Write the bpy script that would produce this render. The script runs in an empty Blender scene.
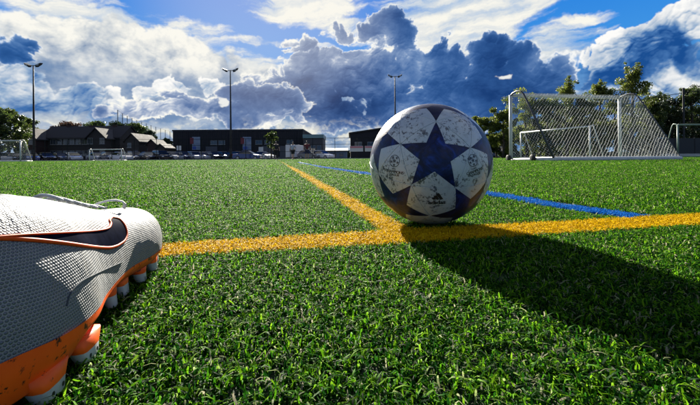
import bpy, bmesh, math, random
import numpy as np
from mathutils import Vector, Matrix, noise as mnoise
from mathutils.bvhtree import BVHTree
R = math.radians
rnd = random.Random(7)
nr = np.random.RandomState(11)
scene = bpy.context.scene
C = scene.collection

# ------------------------------------------------------------------ camera
F = 370.0; CAM_H = 0.125; HORIZ = 158.0; ROLL = 0.0075     # the photograph is 700 x 405; its horizon lies above the middle
cam_d = bpy.data.cameras.new("camera"); cam = bpy.data.objects.new("camera", cam_d); C.objects.link(cam)
cam.location = (0, 0, CAM_H); cam.rotation_euler = (math.pi/2, ROLL, 0)
cam_d.sensor_width = 36; cam_d.lens = F/700*36; cam_d.shift_y = -(202.5-HORIZ)/700; cam_d.clip_start = 0.01; cam_d.clip_end = 3000
scene.camera = cam
FW = Vector((0, 1, 0)); RG = Vector((math.cos(ROLL), 0, -math.sin(ROLL))); UP = Vector((math.sin(ROLL), 0, math.cos(ROLL)))
def ray(x, y): return FW + RG*((x-350)/F) + UP*(-(y-HORIZ)/F)
def P(x, y, Y):
    d = ray(x, y); return Vector((0,0,CAM_H)) + d*(Y/d.y)
def G(x, y, z=0.0):
    d = ray(x, y); return Vector((0,0,CAM_H)) + d*((z-CAM_H)/d.z)
def GX(x, Y): return P(x, HORIZ, Y).x          # lateral position of something Y metres away

# ------------------------------------------------------------------ light, exposure
SUN_AZ = R(-13.5); SUN_EL = R(24)
sd = bpy.data.lights.new("sun", 'SUN'); sd.energy = 5.0; sd.angle = R(0.6); sd.color = (1, .93, .80)
sun = bpy.data.objects.new("sun", sd); C.objects.link(sun)
sdir = Vector((math.sin(SUN_AZ)*math.cos(SUN_EL), math.cos(SUN_AZ)*math.cos(SUN_EL), math.sin(SUN_EL)))
sun.rotation_euler = sdir.to_track_quat('Z', 'Y').to_euler(); sun.location = (-20, 90, 40)
scene.view_settings.view_transform = 'Standard'; scene.view_settings.look = 'None'
scene.view_settings.exposure = 1.95; scene.view_settings.gamma = 1
EXPO = 2.0**1.95
# ------------------------------------------------------------------ sky and clouds (world)
world = bpy.data.worlds.new("World"); scene.world = world; world.use_nodes = True
wt = world.node_tree; wt.nodes.clear()
WS = 0.1                                   # background strength
class NB:
    def __init__(s, t): s.t = t
    def n(s, typ, **kw):
        o = s.t.nodes.new(typ)
        for k, v in kw.items(): setattr(o, k, v)
        return o
    def put(s, sock, v):
        if isinstance(v, bpy.types.NodeSocket): s.t.links.new(v, sock)
        else:
            if hasattr(v, '__len__') and len(sock.default_value) == 4 and len(v) == 3: v = (*v, 1)
            sock.default_value = v
    def m(s, op, a, b=None, c=None, clamp=False):
        o = s.n('ShaderNodeMath', operation=op, use_clamp=clamp); s.put(o.inputs[0], a)
        if b is not None: s.put(o.inputs[1], b)
        if c is not None: s.put(o.inputs[2], c)
        return o.outputs[0]
    def v(s, op, a, b=None, out=0):
        o = s.n('ShaderNodeVectorMath', operation=op); s.put(o.inputs[0], a)
        if b is not None:
            if op == 'SCALE': s.put(o.inputs[3], b)
            else: s.put(o.inputs[1], b)
        return o.outputs[out]
    def sm(s, x, a, b, c=0.0, d=1.0):
        o = s.n('ShaderNodeMapRange', interpolation_type='SMOOTHSTEP'); s.put(o.inputs[0], x)
        for i, q in enumerate((a, b, c, d)): s.put(o.inputs[i+1], q)
        return o.outputs[0]
    def mix(s, f, a, b, mode='MIX'):
        o = s.n('ShaderNodeMix', data_type='RGBA', blend_type=mode); s.put(o.inputs[0], f)
        s.put(o.inputs[6], a); s.put(o.inputs[7], b); return o.outputs[2]
    def noise(s, vec, scale, detail=5, rough=.55, dist=0, out=0):
        o = s.n('ShaderNodeTexNoise'); s.put(o.inputs['Vector'], vec); s.put(o.inputs['Scale'], scale)
        s.put(o.inputs['Detail'], detail); s.put(o.inputs['Roughness'], rough); s.put(o.inputs['Distortion'], dist)
        return o.outputs[out]
    def vor(s, vec, scale, detail=3, rough=.5):
        o = s.n('ShaderNodeTexVoronoi', feature='SMOOTH_F1'); s.put(o.inputs['Vector'], vec); s.put(o.inputs['Scale'], scale)
        s.put(o.inputs['Detail'], detail); s.put(o.inputs['Roughness'], rough); s.put(o.inputs['Smoothness'], .35)
        return o.outputs['Distance']
    def ramp(s, fac, pts, interp='LINEAR'):
        o = s.n('ShaderNodeValToRGB'); cr = o.color_ramp; cr.interpolation = interp
        while len(cr.elements) < len(pts): cr.elements.new(.5)
        for e, (p, c) in zip(cr.elements, pts): e.position = p; e.color = (*c, 1) if len(c) == 3 else c
        s.put(o.inputs[0], fac); return o.outputs[0]
w = NB(wt)
tc = w.n('ShaderNodeTexCoord').outputs['Generated']
sep = w.n('ShaderNodeSeparateXYZ'); wt.links.new(tc, sep.inputs[0]); X, Y_, Z = sep.outputs
az = w.m('ARCTAN2', X, Y_)
hl = w.m('SQRT', w.m('ADD', w.m('MULTIPLY', X, X), w.m('MULTIPLY', Y_, Y_)))
te = w.m('ARCTAN2', Z, hl)
cq = w.n('ShaderNodeCombineXYZ'); wt.links.new(az, cq.inputs[0]); wt.links.new(te, cq.inputs[1]); q = cq.outputs[0]
def ae(x, y):
    d = ray(x, y); return math.atan2(d.x, d.y), math.atan2(d.z, math.hypot(d.x, d.y))
# cloud pictures worked out with numpy noise over (azimuth, elevation): no picture files
_tab = np.random.RandomState(5).rand(4, 256, 256).astype(np.float32)
def _lat(ix, iy, k): return _tab[k][ix & 255, iy & 255]
def gnoise(x, y, seed=0):
    x = x + seed*17.3; y = y + seed*9.1
    ix = np.floor(x).astype(np.int32); iy = np.floor(y).astype(np.int32); fx = x-ix; fy = y-iy
    u = fx*fx*fx*(fx*(fx*6-15)+10); v = fy*fy*fy*(fy*(fy*6-15)+10)
    def gd(dx, dy):
        a = _lat(ix+dx, iy+dy, 0)*6.2832; return np.cos(a)*(fx-dx) + np.sin(a)*(fy-dy)
    a = gd(0,0)*(1-u)+gd(1,0)*u; b = gd(0,1)*(1-u)+gd(1,1)*u
    return (a*(1-v)+b*v)*1.5
def fbm(x, y, oct=6, rough=.55, seed=0):
    s = 0; a = 1; t = 0
    for i in range(oct):
        s = s + a*gnoise(x, y, seed+i); t += a; a *= rough; x = x*2.03+3.1; y = y*2.03+1.7
    return s/t*1.3
def puff(x, y, seed=0):
    """rounded bump over a jittered lattice: 1 at the middle of a bump, 0 in the creases"""
    x = x + seed*11.7; y = y + seed*5.3
    ix = np.floor(x).astype(np.int32); iy = np.floor(y).astype(np.int32)
    best = np.full(x.shape, 9.0, np.float32)
    for dx in (-1, 0, 1):
        for dy in (-1, 0, 1):
            cx = ix+dx; cy = iy+dy
            d = (cx+_lat(cx, cy, 1)-x)**2 + (cy+_lat(cx, cy, 2)-y)**2
            d = d/(.55+.7*_lat(cx, cy, 3))
            np.minimum(best, d, out=best)
    return np.sqrt(np.clip(1-best*.95, 0, 1))
def billows(x, y, oct=5):
    s = 0; a = 1.0; t = 0
    wx = fbm(x*.9, y*.9, 3, .5, 40)*.35; wy = fbm(x*.9+9, y*.9, 3, .5, 50)*.35
    x = x+wx; y = y+wy; f = 1.0
    for i in range(oct):
        s = s + a*puff(x*f, y*f, i+1); t += a; a *= .56; f *= 2.07
    return s/t
def ss(x, a, b):
    t = np.clip((x-a)/(b-a), 0, 1); return t*t*(3-2*t)
def lin(c): return np.array([((v/255+.055)/1.055)**2.4 if v > 10 else v/255/12.92 for v in c], np.float32)
def ramp(t, pts):
    ps = [p for p, _ in pts]; cs = np.array([lin(c) for _, c in pts])
    return np.stack([np.interp(t, ps, cs[:, i]) for i in range(3)], -1).astype(np.float32)
def lay(rgb, A, m, c):
    """lay a cloud of colour c and cover m over what is there"""
    m = m[..., None]; a2 = m[..., 0] + A*(1-m[..., 0])
    num = c*m + rgb*A[..., None]*(1-m)
    return num/np.maximum(a2[..., None], 1e-5), a2
def ell(L, u, v, k=.12):
    out = None
    for (x, y, rx, ry, wg) in L:
        a, e = ae(x, y)
        c1 = math.cos(a); f = wg*(1 - ((u-a*F)/(rx*c1*c1))**2 - ((v-e*F)/(ry*c1))**2); f = np.maximum(f, -3)
        if out is None: out = f
        else:
            h = np.clip(k-np.abs(out-f), 0, None)/k; out = np.maximum(out, f) + h*h*k*.25
    return out
VEIL = [(300,6,66,15,1.1),(268,42,50,4,.5),(470,5,110,26,1.4),(450,45,75,60,1.5),(420,28,60,40,1.3),(560,42,60,20,1.1),(575,20,30,6,.5),(90,36,100,34,1.4),(20,24,50,16,.9),
        (180,34,60,12,.7),(230,70,90,22,1.2),(350,24,50,10,.8),(620,42,40,8,.5),(150,20,30,6,.3)]
L2 = [(150,62,110,30,1.2),(75,50,80,30,1.0),(110,95,150,26,1.2),(20,85,50,28,1.0),(235,84,60,20,1.1),(60,120,110,22,.9),(200,112,90,20,.9)]
L3 = [(20,98,36,20,1.0),(12,74,20,18,1.0),(172,86,24,10,1.0),(150,94,20,10,.9),(90,98,36,11,.9),(208,82,14,8,.8),(55,108,50,12,.8),(120,110,40,10,.8)]
L3R = [(640,60,62,34,1.5),(675,30,45,24,1.2),(600,88,50,24,1.3),(700,95,60,22,1.2),(660,100,60,24,1.2),(575,84,34,10,.8),(692,12,20,14,.8),(612,50,30,16,.9)]
SHD = [(668,50,34,22,.9),(695,62,36,22,1.0),(622,74,46,12,.8),(690,108,50,12,.8)]
L4 = [(395,38,20,26,.9),(398,20,9,10,.7),(345,62,60,32,1.1),(320,54,18,18,.9),(375,35,26,18,.8),(300,88,60,24,1.0),(385,85,60,44,1.3),(330,106,90,24,1.2),(352,34,22,14,.7),
      (445,82,40,38,1.2),(438,52,14,13,.9),(470,70,26,18,.9),(505,64,34,26,1.1),(500,45,16,12,.8),(520,90,60,36,1.4),(450,106,110,30,1.5),(350,108,80,28,1.9),(362,78,46,34,1.8),(560,78,30,16,1.0),(590,106,60,14,.9)]
L4B = [(200,106,80,13,1.1),(160,112,60,11,.9),(262,102,50,20,1.0),(232,94,22,8,.7),(6,48,34,15,1.1),(28,42,18,9,.9),(230,118,90,9,.9)]
BM, BS = .8685, .069
def cloudscape(az, te, fine):
    """az, te in radians (2D arrays) -> linear colour, cover"""
    az = az.astype(np.float32); te = te.astype(np.float32)
    u = az*F; v = te*F
    wx = fbm(u/48, v/48, 6, .6, 60)*17; wy = fbm(u/48+31, v/48, 6, .6, 70)*14
    uw = u+wx; vw = v+wy
    B = billows((u+wx*.5)/34, (v+wy*.5)/30, 6 if fine else 4)
    B = (B-BM)/BS*.16+.5
    # relief: bump heights seen from the sun's side
    BR_ = (billows((u+wx*.5)/34, (v+wy*.5)/30, 4 if fine else 3)-BM)/BS*.16+.5
    gy, gx = np.gradient(BR_); st = abs(v[1, 0]-v[0, 0]); sx = abs(u[0, 1]-u[0, 0]); sgn = 1 if v[1, 0] > v[0, 0] else -1
    gx = gx/sx; gy = gy/st*sgn
    rel = np.clip(-(gx*-.35 + gy*.94)*6, -1, 1)
    big = fbm(u/95, v/80, 5, .55, 80); med = fbm(u/26, v/20, 6, .6, 90)
    inf = ss(np.abs(az), .98, .84)*ss(te, .60, .46)
    out = np.zeros(az.shape+(3,), np.float32); A = np.zeros(az.shape, np.float32)
    # high veil, drawn out along the wind
    fu = u + v*.9; fil = fbm((u+v*1.3+wx)/95, (v-u*.16+wy*.5)/17, 8, .64, 100)
    gen = (fbm(u/260, v/120, 5, .55, 120)-.05)*1.3
    vf = ell(VEIL, u+wx*.6, v+wy*.6)*inf + gen*(1-inf) + fil*1.25
    vm = ss(vf, -.12, .80)*.97
    vc = ramp(.5+fil*.9+big*.2, [(.15, (178,200,226)), (.5, (226,230,230)), (.8, (253,250,238))])
    out, A = lay(out, A, vm, vc)
    off = (1-inf)*3
    # pale bank on the left, grey below
    f2 = ell(L2, uw, vw) - off + med*.35 + (B-.5)*.7
    e0 = ae(160,112)[1]; e1 = ae(160,66)[1]
    t2 = ss(te+big*.05+wy*.0006, e0, e1)*.75 + .08 + rel*.12 + med*.55 + (B-.5)*.5 + big*.25
    out, A = lay(out, A, ss(f2, -.05, .28), ramp(t2, [(-.1, (78,108,152)), (.3, (132,152,180)), (.62, (196,204,212)), (1.0, (251,249,240))]))
    # pale murk low down, seen between the clouds
    rm = ss(az, .1, .4)[..., None]; mk = ramp(.5+med*.8+fil*.3, [(.2, (118,146,184)), (.7, (178,192,210))])*(1-rm) + ramp(.5+med*.8, [(.2, (46,100,168)), (.8, (110,160,212))])*rm
    out, A = lay(out, A, ss(te+med*.03, .26, .16)*.93, mk)
    # sunlit cumulus
    for L, sh in ((L3, None), (L3R, SHD)):
        f3 = ell(L, uw, vw) - off + (B-.5)*1.8 + med*.5
        t3 = .52 + rel*.20 + (B-.5)*.95 + ss(f3, .9, 0)*.30 + med*.50 + big*.45
        if sh: t3 = t3 - ss(ell(sh, uw, vw), -.3, .8)*.62
        else: t3 = t3 - ss(te, .15, .08)*.35
        out, A = lay(out, A, ss(f3, -.02, .07+.05*(1+med)), ramp(t3, [(-.15, (26,78,146)), (.18, (70,118,178)), (.45, (150,176,206)), (.72, (226,230,234)), (.95, (254,253,250))]))
    # backlit cumulus: bright at the thin edge, slate inside
    for L, k in ((L4, 0), (L4B, 1)):
        f4 = ell(L, uw, vw) - off + (B-.5)*1.9 + med*.55
        dep = 1-np.exp(-np.clip(f4, -.3, 9)*1.5)
        tt = dep*.80 - rel*.13 - big*.55 - med*.42 - (B-.5)*.55 - ss(te, .17, .07)*.22 + .02
        tt = tt - np.exp(-((u+25)/75)**2-((v-85)/45)**2)*.16*dep
        tt = tt - np.exp(-np.clip(f4, 0, 9)**2/.035)*.44*ss(v, 20, 70)
        cl = ramp(tt, [(.0, (255,253,244)), (.12, (214,220,230)), (.26, (146,164,196)), (.48, (92,120,168)), (.75, (54,86,140)), (1.1, (30,60,112))])
        cr = ramp(tt, [(-.02, (240,244,248)), (.12, (146,176,214)), (.30, (84,128,184)), (.6, (42,92,156)), (1.0, (20,62,122))])
        rt = (ss(az, .0, .2)*.62)[..., None] if k == 0 else (ss(az, -.60, -.72)*.9)[..., None]
        out, A = lay(out, A, ss(f4, -.02, .10+.10*(1+med)), cl*(1-rt)+cr*rt)
    hole = ss(ell([(221,102,5,6,1.0),(505,76,9,2.5,.8)], u+wx*.5, v+wy*.5)+med*1.6+(B-.5)*1.5, .2, .7)*.9
    out, A = lay(out, A, hole, np.broadcast_to(lin((246,246,240)), out.shape))
    # cumulus round the rest of the sky
    fg = (fbm(u/150, v/110, 4, .5, 130)*1.8 - .32 - np.clip(te-.5, 0, 2)*.6) + (B-.5)*.9 - inf*3
    tg = .35 + ss(fg, .9, 0)*.5 + rel*.25 + (B-.5)*.6 + med*.2
    out, A = lay(out, A, ss(fg, -.02, .10), ramp(tg, [(0, (70,104,156)), (.4, (140,164,198)), (.75, (224,228,232)), (1, (252,252,248))]))
    # low bright streaks above the skyline
    lb = fbm((u+wx*1.5)/38, (v+wy*.8)/11, 6, .62, 140)
    bm = ss(te + lb*.02, .120, .070)*ss(lb+med*.6+ss(te, .09, .03)*.2, -.10, .28)*.9
    bc = ramp(.5+lb*1.1+med*.3, [(.1, (112,142,184)), (.5, (176,190,208)), (.9, (244,240,222))])
    rb = (ss(az, .22, .44))[..., None]; bc = bc*(1-rb) + ramp(.5+lb, [(0, (60,110,176)), (1, (150,184,216))])*rb
    out, A = lay(out, A, bm*(.9-.6*ss(az, .22, .44)), bc)
    out, A = lay(out, A, ss(te, .03, -.004)*.7, np.broadcast_to(lin((172,192,212)), out.shape))
    return out, A
S = 1/(WS*EXPO)                                      # display value -> background value
def col(r, g, b):
    f = lambda c: ((c/255+.055)/1.055)**2.4 if c > 10 else c/255/12.92
    return (f(r)*S, f(g)*S, f(b)*S)
sky = w.n('ShaderNodeTexSky', sky_type='NISHITA', sun_disc=False, sun_elevation=SUN_EL, sun_rotation=SUN_AZ, air_density=1.0, dust_density=.25, ozone_density=4.0)
hs = w.n('ShaderNodeHueSaturation'); wt.links.new(sky.outputs[0], hs.inputs['Color']); hs.inputs['Saturation'].default_value = 1.35; hs.inputs['Value'].default_value = .55
skyc = w.mix(.96, hs.outputs[0], w.ramp(w.sm(te, 0, .9), [(0, col(120,170,215)), (.16, col(66,150,226)), (.42, col(34,124,222)), (.6, col(14,70,165)), (1, col(8,40,110))]))

# ---- the clouds as generated pictures over azimuth and elevation
def sky_image(name, w_, h_, a0, a1, t0, t1, fine):
    A_, T_ = np.meshgrid(np.linspace(a0, a1, w_), np.linspace(t0, t1, h_))
    o, al = cloudscape(A_, T_, fine)
    if not fine:
        o2, al2 = cloudscape(np.abs(A_), T_, fine); k = ss(np.abs(A_), 2.3, 2.9)
        o = o*(1-k[..., None]) + o2*k[..., None]; al = al*(1-k) + al2*k
    im = bpy.data.images.new(name, w_, h_, alpha=True, float_buffer=True, is_data=True)
    im.pixels.foreach_set(np.concatenate([o*al[..., None], al[..., None]], -1).astype(np.float32).ravel()); im.update(); im.pack()
    return im
def sky_tex(im, a0, a1, t0, t1):
    c_ = w.n('ShaderNodeCombineXYZ')
    wt.links.new(w.m('DIVIDE', w.m('SUBTRACT', az, a0), a1-a0), c_.inputs[0]); wt.links.new(w.m('DIVIDE', w.m('SUBTRACT', te, t0), t1-t0), c_.inputs[1])
    t = w.n('ShaderNodeTexImage', image=im, extension='EXTEND', interpolation='Cubic'); wt.links.new(c_.outputs[0], t.inputs[0])
    return t.outputs
fa = (-.90, .90, -.02, .56); ga = (-math.pi, math.pi, -.02, 1.5708)
ti = sky_tex(sky_image('near_clouds', 1240, 500, *fa, True), *fa)
tg = sky_tex(sky_image('far_clouds', 1100, 280, *ga, False), *ga)
ins = w.m('MULTIPLY', w.sm(w.m('ABSOLUTE', az), .895, .88), w.sm(te, .555, .54))
prem = w.mix(ins, tg[0], ti[0])
al = w.m('ADD', w.m('MULTIPLY', tg[1], w.m('SUBTRACT', 1, ins)), w.m('MULTIPLY', ti[1], ins))
cur = w.v('ADD', w.v('SCALE', skyc, w.m('SUBTRACT', 1, al)), w.v('SCALE', prem, S))
# aureole round the veiled sun
dn = w.v('DOT_PRODUCT', w.v('NORMALIZE', tc), tuple(sdir), out=1)
glow = w.m('POWER', w.sm(dn, .90, 1.0), 3.0)
cur = w.mix(w.m('MULTIPLY', glow, .22), cur, col(255,250,240))
bg = w.n('ShaderNodeBackground'); w.put(bg.inputs[0], cur); bg.inputs[1].default_value = WS
wo = w.n('ShaderNodeOutputWorld'); wt.links.new(bg.outputs[0], wo.inputs[0])
world.cycles.sampling_method = 'MANUAL'; world.cycles.sample_map_resolution = 1024

# ------------------------------------------------------------------ helpers
def mat(name, color=(.5,.5,.5), rough=.6, metal=0, coat=0, spec=.5, trans=0, build=None):
    m = bpy.data.materials.new(name); m.use_nodes = True; t = m.node_tree; b = t.nodes['Principled BSDF']
    b.inputs['Base Color'].default_value = (*color, 1); b.inputs['Roughness'].default_value = rough
    b.inputs['Metallic'].default_value = metal; b.inputs['Coat Weight'].default_value = coat
    b.inputs['Specular IOR Level'].default_value = spec
    if build: build(NB(t), b)
    return m
def vary(c0, c1, scale=6, rough=(.5,.8), bump=0, bscale=40, coord='Object', detail=5):
    """weathered two tone surface"""
    def f(n, b):
        v = n.n('ShaderNodeTexCoord').outputs[coord]
        k = n.noise(v, scale, detail, .6); n.put(b.inputs['Base Color'], n.ramp(k, [(.32, c0), (.68, c1)]))
        n.put(b.inputs['Roughness'], n.sm(k, .3, .7, rough[0], rough[1]))
        if bump:
            bp = n.n('ShaderNodeBump'); n.put(bp.inputs['Height'], n.noise(v, bscale, 4, .6)); bp.inputs['Strength'].default_value = bump
            n.t.links.new(bp.outputs[0], b.inputs['Normal'])
    return f
def tag(o, label=None, cat=None, group=None, kind=None):
    if label: o['label'] = label
    if cat: o['category'] = cat
    if group: o['group'] = group
    if kind: o['kind'] = kind
    return o
def link(name, me, m=None, parent=None, smooth=False):
    o = bpy.data.objects.new(name, me); C.objects.link(o)
    if m is not None and not me.materials:
        for q_ in (m if isinstance(m, (list, tuple)) else [m]): me.materials.append(q_)
    if parent: o.parent = parent
    if smooth: me.polygons.foreach_set('use_smooth', [True]*len(me.polygons))
    return o
def thing(name, loc=(0,0,0), rz=0, **kw):
    o = bpy.data.objects.new(name, None); C.objects.link(o); o.location = loc; o.rotation_euler = (0, 0, rz)
    o.empty_display_size = .05; return tag(o, **kw)
def copy_tree(o, parent=None):
    c = o.copy(); C.objects.link(c); c.parent = parent
    if parent: c.matrix_parent_inverse = o.matrix_parent_inverse
    for ch in [k for k in list(bpy.data.objects) if k.parent == o]: copy_tree(ch, c)
    return c
class MB:
    def __init__(s): s.v = []; s.f = []; s.mi = []
    def add(s, vs, fs, mi=0):
        n = len(s.v); s.v += [tuple(p) for p in vs]; s.f += [tuple(i+n for i in f) for f in fs]; s.mi += [mi]*len(fs); return s
    def box(s, x0, x1, y0, y1, z0, z1, mi=0, top=1.0):
        cx, cy = (x0+x1)/2, (y0+y1)/2; vs = [(x, y, z0) for x, y in ((x0,y0),(x1,y0),(x1,y1),(x0,y1))]
        vs += [(cx+(x-cx)*top, cy+(y-cy)*top, z1) for x, y in ((x0,y0),(x1,y0),(x1,y1),(x0,y1))]
        return s.add(vs, [(3,2,1,0),(4,5,6,7),(0,1,5,4),(1,2,6,5),(2,3,7,6),(3,0,4,7)], mi)
    def tube(s, pts, r, n=8, caps=True, mi=0, closed=False, flat=1.0):
        pts = [Vector(p) for p in pts]; rs = r if hasattr(r, '__len__') else [r]*len(pts); rings = []
        ref = None
        for i, p in enumerate(pts):
            if closed: t = pts[(i+1) % len(pts)] - pts[i-1]
            else: t = (pts[min(i+1, len(pts)-1)] - pts[max(i-1, 0)])
            t.normalize()
            if ref is None: ref = Vector((0,0,1)) if abs(t.z) < .9 else Vector((1,0,0))
            a = t.cross(ref).normalized(); b = a.cross(t); ref = b
            rings.append([p + (a*math.cos(k*2*math.pi/n) + b*math.sin(k*2*math.pi/n)*flat)*rs[i] for k in range(n)])
        vs = [q for g in rings for q in g]; fs = []
        L = len(pts); rng = range(L if closed else L-1)
        for i in rng:
            j = (i+1) % L
            for k in range(n): fs.append((i*n+k, i*n+(k+1) % n, j*n+(k+1) % n, j*n+k))
        if caps and not closed: fs += [tuple(range(n))[::-1], tuple((L-1)*n+k for k in range(n))]
        return s.add(vs, fs, mi)
    def prism(s, poly, d, mi=0):
        """poly: 3D points of a flat outline; d: extrusion vector"""
        n = len(poly); d = Vector(d); vs = [Vector(p) for p in poly]; vs += [p+d for p in vs]
        return s.add(vs, [tuple(range(n))[::-1], tuple(range(n, 2*n))] + [(i, (i+1) % n, n+(i+1) % n, n+i) for i in range(n)], mi)
    def mesh(s, name='mesh'):
        me = bpy.data.meshes.new(name); me.from_pydata(s.v, [], s.f)
        if any(s.mi): me.polygons.foreach_set('material_index', s.mi)
        bm_ = bmesh.new(); bm_.from_mesh(me); bmesh.ops.recalc_face_normals(bm_, faces=bm_.faces); bm_.to_mesh(me); bm_.free(); me.update(); return me
    def obj(s, name, m, parent=None, smooth=False): return link(name, s.mesh(name), m, parent, smooth)
def bevel(o, w=.01, seg=2):
    b = o.modifiers.new('bevel', 'BEVEL'); b.width = w; b.segments = seg; b.limit_method = 'ANGLE'; return o
def text_mesh(txt, size=1.0, spacing=1.0, align='CENTER'):
    cu = bpy.data.curves.new('t', 'FONT'); cu.body = txt; cu.size = size; cu.align_x = align; cu.align_y = 'CENTER'; cu.space_character = spacing; cu.resolution_u = 4
    o = bpy.data.objects.new('t', cu); C.objects.link(o); bpy.context.view_layer.update()
    me = bpy.data.meshes.new_from_object(o.evaluated_get(bpy.context.evaluated_depsgraph_get()))
    vs = [tuple(v.co) for v in me.vertices]; fs = [tuple(p.vertices) for p in me.polygons]
    bpy.data.objects.remove(o); bpy.data.curves.remove(cu); bpy.data.meshes.remove(me); return vs, fs

# ------------------------------------------------------------------ ground and turf
def turf_base(n, b):
    v = n.n('ShaderNodeNewGeometry').outputs['Position']
    fine = n.noise(v, 420, 4, .7); md = n.noise(v, 2.2, 5, .6)
    cc = n.ramp(fine, [(.36, (.004,.006,.004)), (.52, (.012,.028,.008)), (.66, (.05,.10,.022))])
    n.put(b.inputs['Base Color'], n.mix(n.sm(md, .3, .7, .1, .5), cc, (.03,.065,.014)))
    bp = n.n('ShaderNodeBump'); n.put(bp.inputs['Height'], fine); bp.inputs['Strength'].default_value = .8; bp.inputs['Distance'].default_value = .004
    n.t.links.new(bp.outputs[0], b.inputs['Normal']); b.inputs['Roughness'].default_value = .9
PITCH_END = 50.0
MB().add([(-90,-8,0),(90,-8,0),(90,PITCH_END,0),(-90,PITCH_END,0)], [(0,1,2,3)]).obj('turf_backing', mat('turf_backing', build=turf_base))['kind'] = 'structure'
gm = mat('tarmac', build=vary((.03,.03,.032), (.06,.06,.062), .6, (.8,.95)))
MB().add([(-1500,-900,-.05),(1500,-900,-.05),(1500,1600,-.05),(-1500,1600,-.05)], [(0,1,2,3)]).obj('ground', gm)['kind'] = 'structure'
MB().box(-90,90,PITCH_END,PITCH_END+.18,-.04,.10).obj('kerb', mat('kerb_stone', (.30,.30,.29), .8))['kind'] = 'structure'
MB().add([(-90,PITCH_END+.18,.004),(90,PITCH_END+.18,.004),(90,PITCH_END+2.2,.004),(-90,PITCH_END+2.2,.004)], [(0,1,2,3)]).obj('path', mat('path_tarmac', build=vary((.06,.06,.06), (.10,.10,.10), 2, (.7,.9))))['kind'] = 'structure'

def gpoly(pts): return np.array([tuple(G(x, y))[:2] for x, y in pts])
def extend(p, q_, L): p = np.array(p); q_ = np.array(q_); d = (q_-p)/np.linalg.norm(q_-p); return tuple(q_+d*L)
yl_a = gpoly([(388,232),(304,177)]); yl_b = gpoly([(407,224),(319,175)])
dl = np.array([G(346,193.5)[0]-G(396,229)[0], G(346,193.5)[1]-G(396,229)[1]]); dl /= np.linalg.norm(dl)
yl_w = np.linalg.norm(np.array(G(371,222))-np.array(G(404,222)))*.80; print('yellow width', yl_w)
# long yellow line: from the corner away to the far side
c0 = np.array(G(398,233))[:2]; far = np.array(G(279.5,161.2))[:2]; dl = (far-c0)/np.linalg.norm(far-c0); nl = np.array([-dl[1], dl[0]])
YL = np.array([c0-nl*yl_w/2, c0-nl*yl_w/2+dl*48, c0+nl*yl_w/2+dl*48, c0+nl*yl_w/2])
pt = [(156,247),(260,240.5),(388,232.5),(499,226.5),(700,215.5)]; pb = [(700,226.5),(537,237),(393,246),(310,251),(165,258.5)]
T = gpoly(pt); B_ = gpoly(pb)
YC = np.vstack([[extend(T[1], T[0], .5)], T, [extend(T[-2], T[-1], 1.6)], [extend(B_[1], B_[0], 1.6)], B_, [extend(B_[-2], B_[-1], .5)]])
bt = [(300,161.9),(320,166.0),(368.5,172.6),(486,191.5),(560,203.3),(651,216.0)]; bb = [(628,220.5),(560,210.5),(486,197.5),(368.5,176.6),(320,168.4),(296,163.2)]
BL = np.vstack([gpoly(bt), gpoly(bb)])
def inside(px, py, poly):
    c = np.zeros(px.shape, bool); n = len(poly); j = n-1
    for i in range(n):
        xi, yi = poly[i]; xj, yj = poly[j]
        k = ((yi > py) != (yj > py)) & (px < (xj-xi)*(py-yi)/(yj-yi+1e-12)+xi); c ^= k; j = i
    return c
# fibres: little tufts of folded ribbon, eight kinds
def tuft(seed, nb=10, spread=.0085, hmin=.003, hmax=.0088, wide=.00122, folds=True):
    r = random.Random(seed); m = MB()
    for i in range(nb):
        a = r.uniform(0, 6.283); rr = spread*math.sqrt(r.random()); x, y = rr*math.cos(a), rr*math.sin(a)
        yaw = r.uniform(0, 6.283); h = r.uniform(hmin, hmax); L = r.uniform(.006, .012); wd = wide*r.uniform(.75, 1.3)
        dx, dy = math.cos(yaw), math.sin(yaw); px_, py_ = -dy, dx; tw = r.uniform(-.6, .6)
        bend = r.uniform(.35, 1.0); vs = []; seg = 4
        for k in range(seg+1):
            t = k/seg
            out = L*(t**1.3)*bend + .002*math.sin(t*5+i); z = h*math.sin(min(t*1.65, 1.7))*(1 if t < .8 else 1-.12*(t-.8)*5*bend)
            wk = wd*(1 - .75*max(0, t-.6)/.4)
            ax, az_ = math.cos(tw*t*1.4), math.sin(tw*t*1.4)
            cx, cy, cz = x+dx*out, y+dy*out, z-.001
            vs += [(cx+px_*ax*wk/2, cy+py_*ax*wk/2, cz+az_*wk/2), (cx-px_*ax*wk/2, cy-py_*ax*wk/2, cz-az_*wk/2)]
        m.add(vs, [(2*k, 2*k+1, 2*k+3, 2*k+2) for k in range(seg)])
    me = bpy.data.meshes.new('tuft'); me.from_pydata(m.v, [], m.f)
    at = me.attributes.new('blade', 'FLOAT', 'FACE'); vals = []
    for i in range(nb): vals += [r.random()]*4
    at.data.foreach_set('value', vals); me.polygons.foreach_set('use_smooth', [True]*len(me.polygons)); return me
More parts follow.
